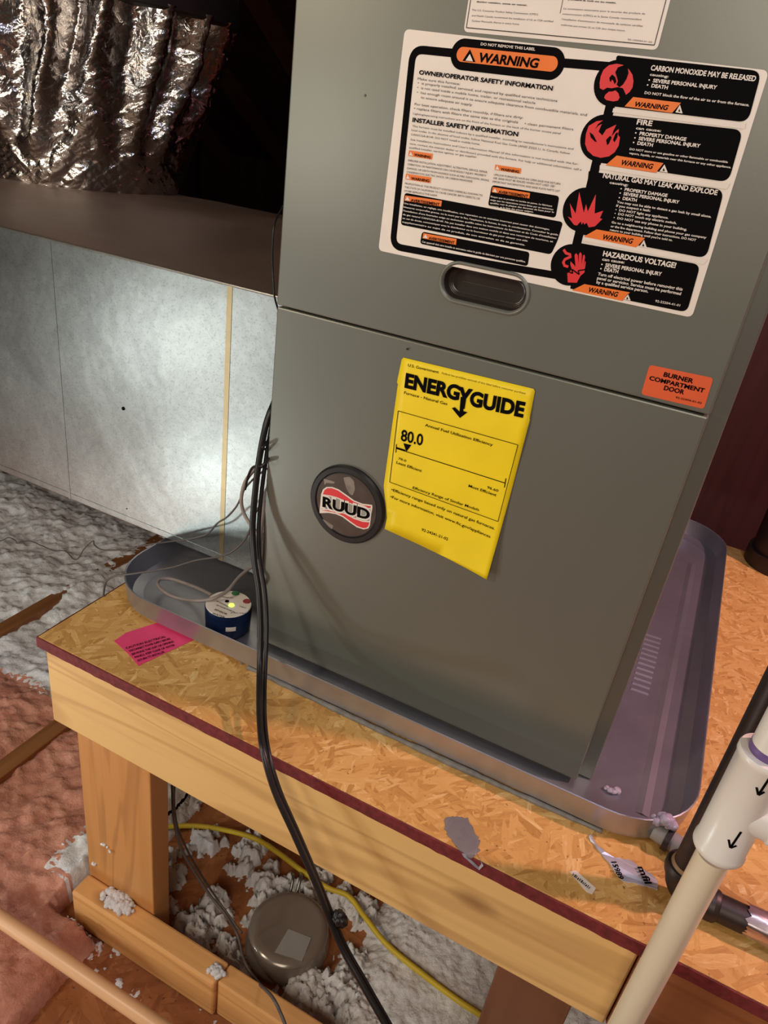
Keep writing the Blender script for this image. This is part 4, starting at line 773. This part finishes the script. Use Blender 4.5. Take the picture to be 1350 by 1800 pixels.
cable('thermostat_wire', [(-1.1825, 0.3886, -0.5), (-1.1942, 0.5, -0.5228), (-1.0885, 0.45, -0.4486), (-1.0227, 0.42, -0.4185), (-1.0154, 0.42, -0.4244), (-0.9435, 0.4, -0.3809), (-0.8734, 0.38, -0.3595), (-0.8112, 0.36, -0.3388), (-0.7382, 0.33, -0.2975), (-0.6936, 0.31, -0.2899), (-0.6664, 0.3, -0.2742), (-0.6231, 0.28, -0.2229), (-0.5751, 0.26, -0.1756), (-0.5603, 0.25, -0.1747), (-0.5104, 0.22, -0.1518), (-0.4265, 0.17, -0.0965), (-0.3438, 0.13, -0.0428), (-0.2831, 0.09, 0.0063), (-0.2009, 0.062, 0.0581), (-0.1529, 0.055, 0.0854), (-0.1277, 0.055, 0.1024), (-0.1077, 0.05, 0.1288), (-0.0908, 0.05, 0.1458), (-0.0721, 0.045, 0.1722), (-0.058, 0.04, 0.203), (-0.0281, 0.02, 0.2384), (-0.0146, 0.03, 0.2534)], 0.0013, M_wire, 'thin dark wire crossing above the insulation and pan to the cables', n=6)
cable('dark_wire', [(-0.0387, 0.06, 0.5526), (-0.032, 0.035, 0.5369), (-0.03, 0.03, 0.5153), (-0.0283, 0.03, 0.4917), (-0.024, 0.028, 0.4712), (-0.022, 0.03, 0.457), (-0.0257, 0.05, 0.4328)], 0.0011, M_cable, 'thin dark wire hugging the upper left edge of the furnace')
cable('control_wire', [(-0.2353, -0.0402, 0.0015), (-0.2497, -0.0233, 0.004), (-0.249, -0.0191, 0.012), (-0.2274, -0.0214, 0.03), (-0.1944, -0.0188, 0.046), (-0.1475, 0.0, 0.0647), (-0.1193, 0.02, 0.0781), (-0.0787, 0.03, 0.0975), (-0.0515, 0.03, 0.1271), (-0.0324, 0.02, 0.1609), (-0.0185, 0.01, 0.1955), (-0.016, 0.03, 0.2128)], 0.0015, M_wire, 'thin wire entering the pan over its left rim from the board corner', n=8)
cable('sensor_cable', [(-0.087, 0.0142, 0.036), (-0.117, 0.0269, 0.026), (-0.1447, 0.0331, 0.02), (-0.1731, 0.0319, 0.018), (-0.1833, 0.0203, 0.02), (-0.1782, 0.0075, 0.022), (-0.1636, -0.0031, 0.024), (-0.1377, -0.0117, 0.028), (-0.1126, -0.0117, 0.032), (-0.0886, -0.0111, 0.04), (-0.0683, -0.0066, 0.05), (-0.0603, 0.0142, 0.055), (-0.063, 0.0435, 0.06), (-0.0607, 0.0672, 0.065), (-0.0494, 0.0812, 0.075)], 0.0025, M_gcable, 'light grey sensor cable coiled in a loop inside the pan')
cable('low_voltage_wire', [(-0.0977, -0.06, -0.2199), (-0.1122, -0.04, -0.322), (-0.1004, -0.05, -0.3701), (-0.0866, -0.05, -0.4294), (-0.0606, -0.05, -0.4678), (-0.0249, -0.05, -0.507), (0.0118, -0.055, -0.5241), (0.0393, -0.06, -0.5481), (0.0744, -0.09, -0.5435), (0.1105, -0.108, -0.5368), (0.1634, -0.155, -0.4516), (0.1882, -0.168, -0.4529), (0.2133, -0.18, -0.4713)], 0.0024, M_wire, 'thin grey wire curving below the platform past the metal can')
cable('low_voltage_wire', [(-0.0934, -0.05, -0.2323), (-0.1174, -0.03, -0.3484), (-0.1117, -0.03, -0.4128), (-0.0926, -0.03, -0.4564), (-0.0646, -0.03, -0.4979), (-0.031, -0.0169, -0.57), (0.0333, -0.0389, -0.575)], 0.0018, M_wire, 'thinner dark wire behind the post-side grey wire, ending at the metal can')
cable('yellow_cable', [(-0.2562, 0.0257, -0.59), (-0.2175, 0.0601, -0.588), (-0.168, 0.0915, -0.585), (-0.1094, 0.1117, -0.58), (-0.0527, 0.1249, -0.58), (0.0009, 0.1223, -0.58), (0.056, 0.1147, -0.58), (0.1141, 0.1089, -0.578), (0.1555, 0.1125, -0.575), (0.1985, 0.0914, -0.57), (0.2558, 0.0642, -0.565), (0.3256, 0.0482, -0.56), (0.3894, 0.0399, -0.56), (0.4489, 0.0388, -0.565), (0.4902, 0.0385, -0.58)], 0.0048, M_ycable, 'yellow sheathed cable winding across the insulation under the platform')
# small black clip where the cable passes the can
o = lumps('cable_clip', (0.2606, -0.2, -0.1391) + (1.0, 0.6), 0.006, 7, 0.006, M_cable, 21, 1.2, 2); tag(o, 'small black lump of tape on the hanging cable', 'tape')

# ------------------------------------------------------------------ loose bits on the board
def patch(name, poly, z, mat, th=0.0005, wav=0.0, parent=None):
    n = len(poly); V = [(x, y, z + th + wav * noise.noise((x * 120, y * 120, 1))) for x, y in poly] + [(x, y, z) for x, y in poly]
    F = [tuple(range(n)), tuple(range(2 * n - 1, n - 1, -1))] + [(i, (i + 1) % n, n + (i + 1) % n, n + i) for i in range(n)]
    return link(name, V, F, mat, parent)
def zpoly(*a): return a
pk = patch('pink_sticker', [(-0.153, -0.104), (-0.153, -0.082), (-0.127, -0.024), (-0.105, -0.024), (-0.068, -0.029), (-0.094, -0.123), (-0.117, -0.114)], 0.0002, M_pink); tag(pk, 'crumpled bright pink paper sticker lying on the board beside the pan', 'sticker')
pp = Print()
for k, (st, a_, b_) in enumerate((("CAUTION ELECTRICAL", (-0.1286, -0.1078, 0.001), (-0.1043, -0.0597, 0.001)), ("DISCONNECT POWER SUPPLY BEFORE", (-0.1211, -0.1096, 0.001), (-0.0963, -0.0599, 0.001)), ("SERVICING THIS UNIT OR OPENING", (-0.1141, -0.113, 0.001), (-0.0888, -0.0619, 0.001)), ("PANELS. KEEP CLEAR OF WATER", (-0.1068, -0.1147, 0.001), (-0.0829, -0.0665, 0.001)), ("RETURN TO INSTALLER", (-0.0994, -0.1176, 0.001), (-0.0844, -0.0848, 0.001)))):
    flat_text(pp, st, a_, b_, 0.0042, 0.0011, 0.015)
flat_text(pp, "Yot.", (-0.1175, -0.0353, 0.001), (-0.1027, -0.034, 0.001), 0.007, 0.0011, 0.04)
flat_text(pp, "W", (-0.0898, -0.0447, 0.001), (-0.0797, -0.0358, 0.001), 0.009, 0.0011, 0.05)
pp.build('black_print', M_black, pk)
def ragged(poly, k=0.0012, sub=5, seed=0):
    out = []; n = len(poly)
    for i in range(n):
        a = Vector(poly[i]); b = Vector(poly[(i + 1) % n])
        for j in range(sub):
            q = a.lerp(b, j / sub); q += Vector((noise.noise((q.x * 300, q.y * 300, seed)), noise.noise((q.x * 300, q.y * 300, seed + 5)))) * k; out.append((q.x, q.y))
    return out
ft = patch('foil_scrap', ragged([(0.333, -0.123), (0.343, -0.115), (0.354, -0.112), (0.367, -0.122), (0.375, -0.13), (0.378, -0.145), (0.375, -0.154), (0.364, -0.154), (0.35, -0.146), (0.338, -0.137)], 0.003, 5, 1), 0.0002, M_silver, 0.0006, 0.0012); tag(ft, 'ragged scrap of grey foil tape stuck near the front edge', 'tape')
ft2 = patch('foil_scrap', ragged([(-0.017, -0.022), (0.003, -0.011), (0.023, -0.032), (0.01, -0.046), (-0.007, -0.039)], 0.003, 5, 2), 0.0002, M_silver, 0.0008, 0.0015); tag(ft2, 'small crumpled grey scrap beside the cables at the pan foot', 'tape')
# the foil scrap folds over the edge
ff = link('folded_flap', [(0.3772, -0.1467, 0.0008), (0.3638, -0.155, 0.0008), (0.366, -0.1562, -0.001), (0.378, -0.1565, -0.006), (0.385, -0.1562, -0.009), (0.388, -0.1560, 0.0)], [(0, 1, 2, 3), (0, 3, 4, 5)], M_silver, ft)
bc = patch('barcode_sticker', [(0.468, -0.115), (0.473, -0.11), (0.496, -0.119), (0.494, -0.128), (0.488, -0.128)], 0.0002, M_pwhite); tag(bc, 'tiny white printed barcode strip lying on the board', 'sticker')
pp = Print(); A_ = Vector((0.471, -0.117)); B_ = Vector((0.492, -0.124)); U_ = (B_ - A_).normalized(); N_ = Vector((-U_.y, U_.x)); rnd = random.Random(3); s_ = 0.0
while s_ < (B_ - A_).length - 0.002:
    w_ = rnd.choice((0.0004, 0.0007, 0.0011)); h_ = 0.0028 if rnd.random() < 0.75 else 0.0018
    a_ = A_ + U_ * s_; i = len(pp.V)
    pp.V += [(*(a_ - N_ * 0.001), 0.0009), (*(a_ + U_ * w_ - N_ * 0.001), 0.0009), (*(a_ + U_ * w_ + N_ * h_), 0.0009), (*(a_ + N_ * h_), 0.0009)]; pp.F.append((i, i + 1, i + 2, i + 3)); s_ += w_ + rnd.choice((0.0004, 0.0008))
pp.build('black_print', M_black, bc)
sv = patch('silver_label', ragged([(0.477, -0.058), (0.484, -0.063), (0.496, -0.072), (0.507, -0.072), (0.522, -0.066), (0.552, -0.075), (0.553, -0.087), (0.543, -0.089), (0.528, -0.093), (0.518, -0.096), (0.51, -0.089), (0.501, -0.081), (0.49, -0.074), (0.477, -0.063)], 0.0015, 4, 4), 0.0003, metal_mat('silver_film', srgb(212, 212, 226), 0.3, 0.1, metal=0.4), 0.001, 0.003); tag(sv, 'twisted silver label strip with black print beside the iron elbow', 'label')
pp = Print(); flat_text(pp, "15989", (0.5039, -0.0818, 0.003), (0.515, -0.0983, 0.003), 0.006, 0.0034, 0.03); flat_text(pp, "mfil", (0.5297, -0.0728, 0.003), (0.5401, -0.0889, 0.003), 0.008, 0.0034, 0.03)
pp.build('black_print', M_black, sv)
# silver tape wrapped on the horizontal iron pipe
V = []; F = []; ns, nr = 14, 22
for i in range(ns + 1):
    for k in range(nr + 1):
        x = 0.631 + 0.10 * i / ns + (0.006 * noise.noise((k * .5, 3, 1)) if i in (0,) else 0); a = math.radians(-30 + 190 * k / nr)
        r = 0.0148 + 0.0022 * abs(noise.noise((x * 60, a * 2.5, 0)))
        V.append((x, IY + 0.002 - r * math.cos(a), 0.0165 + r * math.sin(a)))
        if i and k: j = len(V) - 1; F.append((j, j - 1, j - nr - 2, j - nr - 1))
st = link('silver_tape_wrap', V, F, metal_mat('tape_film', srgb(214, 200, 206), 0.3, 0.1, 0, 0.2), None, smooth=True); tag(st, 'crinkled silver tape wrapped round the horizontal iron pipe at right', 'tape')

# ------------------------------------------------------------------ round metal can under the platform
cn = tag(empty('metal_can', (0.095, 0.006, FZ)), 'round glossy brown metal can with grey square sticker on floor', 'can')
CC = (0.099, 0.004)
M_can = metal_mat('can_steel', srgb(150, 138, 128), 0.2, 0.03, 0, 0.1, metal=0.35)
lathe_axis('can_body', [(0, 0), (0, 0.071), (0.004, 0.0725), (0.012, 0.072), (0.034, 0.068), (0.040, 0.0655)], (CC[0], CC[1], FZ + 0.001), (0, 0, 1), M_can, cn, 64)
lid = lathe_axis('can_lid', [(0, 0.0), (0, 0.0665), (0.0025, 0.0672), (0.005, 0.0655), (0.008, 0.060), (0.0095, 0.054), (0.0085, 0.051), (0.0085, 0.0)], (CC[0], CC[1], FZ + 0.040), (0, 0, 1), M_can, cn, 64)
pq = Print()
qs = [(0.1003, -0.0009, -0.5595), (0.1413, 0.0056, -0.5595), (0.1484, -0.0346, -0.5595), (0.1023, -0.0449, -0.5595)]
link('grey_sticker', [(x, y, FZ + 0.0495) for x, y, z in qs] + [(x, y, FZ + 0.0487) for x, y, z in qs], [(0, 1, 2, 3), (7, 6, 5, 4), (0, 4, 5, 1), (1, 5, 6, 2), (2, 6, 7, 3), (3, 7, 4, 0)], M_grey, lid)
for k in range(2):
    a_ = math.radians(112 + k * 9)
    cable('flex_whip' if 0 else 'metal_whip', [(CC[0] + .07 * math.cos(a_), CC[1] + .07 * math.sin(a_), FZ + .03), (CC[0] + .085 * math.cos(a_), CC[1] + .095 * math.sin(a_), FZ + .045), (CC[0] + .095 * math.cos(a_) - .01, CC[1] + .12 * math.sin(a_), FZ + .02)], 0.003, M_galv, ('left' if k else 'right') + ' one of two short silver wires arching behind the metal can', 'wire')

# ------------------------------------------------------------------ insulation
BL = [(-0.1408, 0.0834, 0.028), (-0.1602, 0.0654, 0.014), (-0.1771, 0.0292, 0.018), (-0.1444, -0.0118, 0.026), (-0.1435, 0.0086, 0.016), (-0.1138, -0.0502, 0.016), (-0.053, 0.1177, 0.032), (-0.0514, 0.079, 0.024), (-0.0406, -0.0653, 0.034), (-0.0472, -0.0342, 0.03), (-0.0484, -0.0044, 0.026), (-0.0212, -0.0818, 0.02), (-0.0623, -0.061, 0.026), (-0.0212, -0.0125, 0.018), (-0.0079, 0.0718, 0.022), (0.0212, 0.0568, 0.03), (0.0414, 0.0821, 0.025), (0.0828, 0.0943, 0.03), (0.0133, -0.0579, 0.022), (0.0413, -0.0719, 0.02), (0.0241, 0.0087, 0.016), (0.1648, -0.0565, 0.04), (0.1974, -0.0574, 0.03), (0.129, -0.052, 0.02), (0.2228, -0.0277, 0.05), (0.2669, -0.0317, 0.06), (0.213, 0.0294, 0.03), (0.1418, 0.1172, 0.03), (0.1878, 0.1197, 0.03), (0.0832, 0.1343, 0.026), (0.0707, -0.081, 0.014), (-0.2489, 0.1125, 0.03), (-0.2342, 0.1466, 0.03), (-0.109, 0.1033, 0.012), (-0.0019, 0.1095, 0.015)]
def hmap(x, y):
    n = 0.011 * fbm((x, y, 0), 22, 5) + 0.006 * fbm((x + 5, y, 2), 80, 3)
    if x < -0.262 or (y < -0.165 and x < -0.17):      # open attic bays on the left
        h = 0.052 + n * 1.0 + 0.016 * fbm((x, y, 9), 5, 2)
        for xj in (-0.906, -0.551):
            d = abs(x - xj)
            if d < 0.045: h = min(h, 0.058 - 0.6 * max(0, 0.045 - d) + 0.9 * n + (0.03 * min(1, max(0, (y - (0.40 if xj < -0.8 else 0.07)) * 14))) )
        h -= 0.6 * max(0, x + 0.21)
        return h
    h = -0.012; wob = noise.fractal(Vector((x, y, 7)) * 55, 0.7, 2.0, 4, noise_basis='PERLIN_ORIGINAL')
    for bx, by, r in BL:
        d2 = (x - bx) ** 2 + (y - by) ** 2 + r * r * 1.1 * wob
        d2 = max(d2, 0)
        if d2 < r * r * 2.2: h = max(h, 0.030 * (1 - d2 / (r * r)) ** 1 * (r / .03) ** .5 if d2 < r * r else -0.01)
    rx = (x - 0.24) - 0.15 * max(0, -0.02 - y); 
    if rx > -0.03: h = max(h, min(0.040, (rx + 0.03) * 0.8))
    if x < -0.2 and y > -0.04: h = max(h, min(0.045, (-0.2 - x) * 0.9))
    if y > 0.16: h = max(h, min(0.04, (y - 0.16) * 0.5))
    if y < -0.14 and x < 0.2: h = -0.02 + (0.020 if (noise.noise((x * 40, y * 40, 3)) > 0.15 and y > -0.215) else 0)
    if rx > 0.05: n *= 0.55
    dcan = math.hypot(x - CC[0], y - CC[1])
    if dcan < 0.082: h = min(h, 0.004)
    return h + n * 0.75
def field(name, x0, x1, ya, yb, step, mat, cond):
    nx = int((x1 - x0) / step); ny = int((yb - ya) / step); V = []; idx = {}; F = []
    H = [[hmap(x0 + i * step, ya + j * step) for j in range(ny + 1)] for i in range(nx + 1)]
    for i in range(nx):
        for j in range(ny):
            x, y = x0 + (i + .5) * step, ya + (j + .5) * step
            if not cond(x, y): continue
            if max(H[i][j], H[i + 1][j], H[i][j + 1], H[i + 1][j + 1]) < -0.001: continue
            q = []
            for a, b in ((i, j), (i + 1, j), (i + 1, j + 1), (i, j + 1)):
                if (a, b) not in idx: idx[(a, b)] = len(V); V.append((x0 + a * step + 0.0012 * math.sin(b * 3.1), ya + b * step + 0.0012 * math.sin(a * 2.3), FZ + max(H[a][b], -0.004)))
                q.append(idx[(a, b)])
            F.append(tuple(q))
    me = bpy.data.meshes.new(name); me.from_pydata(V, [], F); me.update(); me.materials.append(mat)
    for p_ in me.polygons: p_.use_smooth = True
    o = bpy.data.objects.new(name, me); COL.objects.link(o); return o
def border(x, y):  # edge of the warm light painted as pink, in front of the white fill
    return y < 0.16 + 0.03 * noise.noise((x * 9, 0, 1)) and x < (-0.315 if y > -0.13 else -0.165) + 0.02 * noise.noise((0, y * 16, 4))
o = field('white_insulation', -1.7, -0.2265, -0.16, 1.4, 0.0062, M_fluff, lambda x, y: not border(x, y)); tag(o, 'white fluffy loose fill insulation spread below the metal duct', 'insulation', kind='stuff')
o = field('warm_light_insulation', -1.7, -0.15, -0.9, 0.25, 0.0062, M_pfluff, lambda x, y: border(x, y) or border(x - 0.012, y - 0.012)); tag(o, 'loose insulation left of the post, warm light painted in as pink', 'insulation', kind='stuff')
o = field('white_insulation', -0.2265, 0.78, -0.40, 0.60, 0.0030, M_fluff, lambda x, y: not (y < -0.165 and x < -0.165)); tag(o, 'white loose insulation in clumps on the floor under the platform', 'insulation', kind='stuff')
def tuft(p_, rad, n, label, ax=1.0, ay=1.0, seed=1, r0=0.006):
    o = lumps('insulation_tuft', (p_[0], p_[1], p_[2], ax, ay), rad, n, r0, M_fluff, seed, 0.8, 2); tag(o, label, 'insulation', kind='stuff')
tuft((-0.1507, -0.1278, -0.5215), 0.024, 90, 'white tuft of insulation lying on the bottom rail by the post', 1.4, 0.7, 3, 0.0055)
tuft((0.0515, -0.1359, -0.5215), 0.012, 22, 'smaller white tuft near the end of the bottom rail', 1.4, 0.7, 4, 0.005)
tuft((0.1692, -0.047, -0.595), 0.032, 70, 'round white clump of insulation in front of the metal can', 1, 0.9, 5, 0.0075)
tuft((0.985 * -0.175, -0.1165, -0.425), 0.003, 3, 'tiny white fleck stuck high on the left post', 2, 0.4, 6, 0.0022)
tuft((-0.1847, -0.1145, -0.4227), 0.004, 5, 'white fleck stuck low on the left post', 2, 0.2, 7, 0.0026)
tuft((-0.2174, -0.1145, -0.4887), 0.005, 6, 'white fleck at the foot of the left post beside its edge', 2, 0.2, 8, 0.0026)
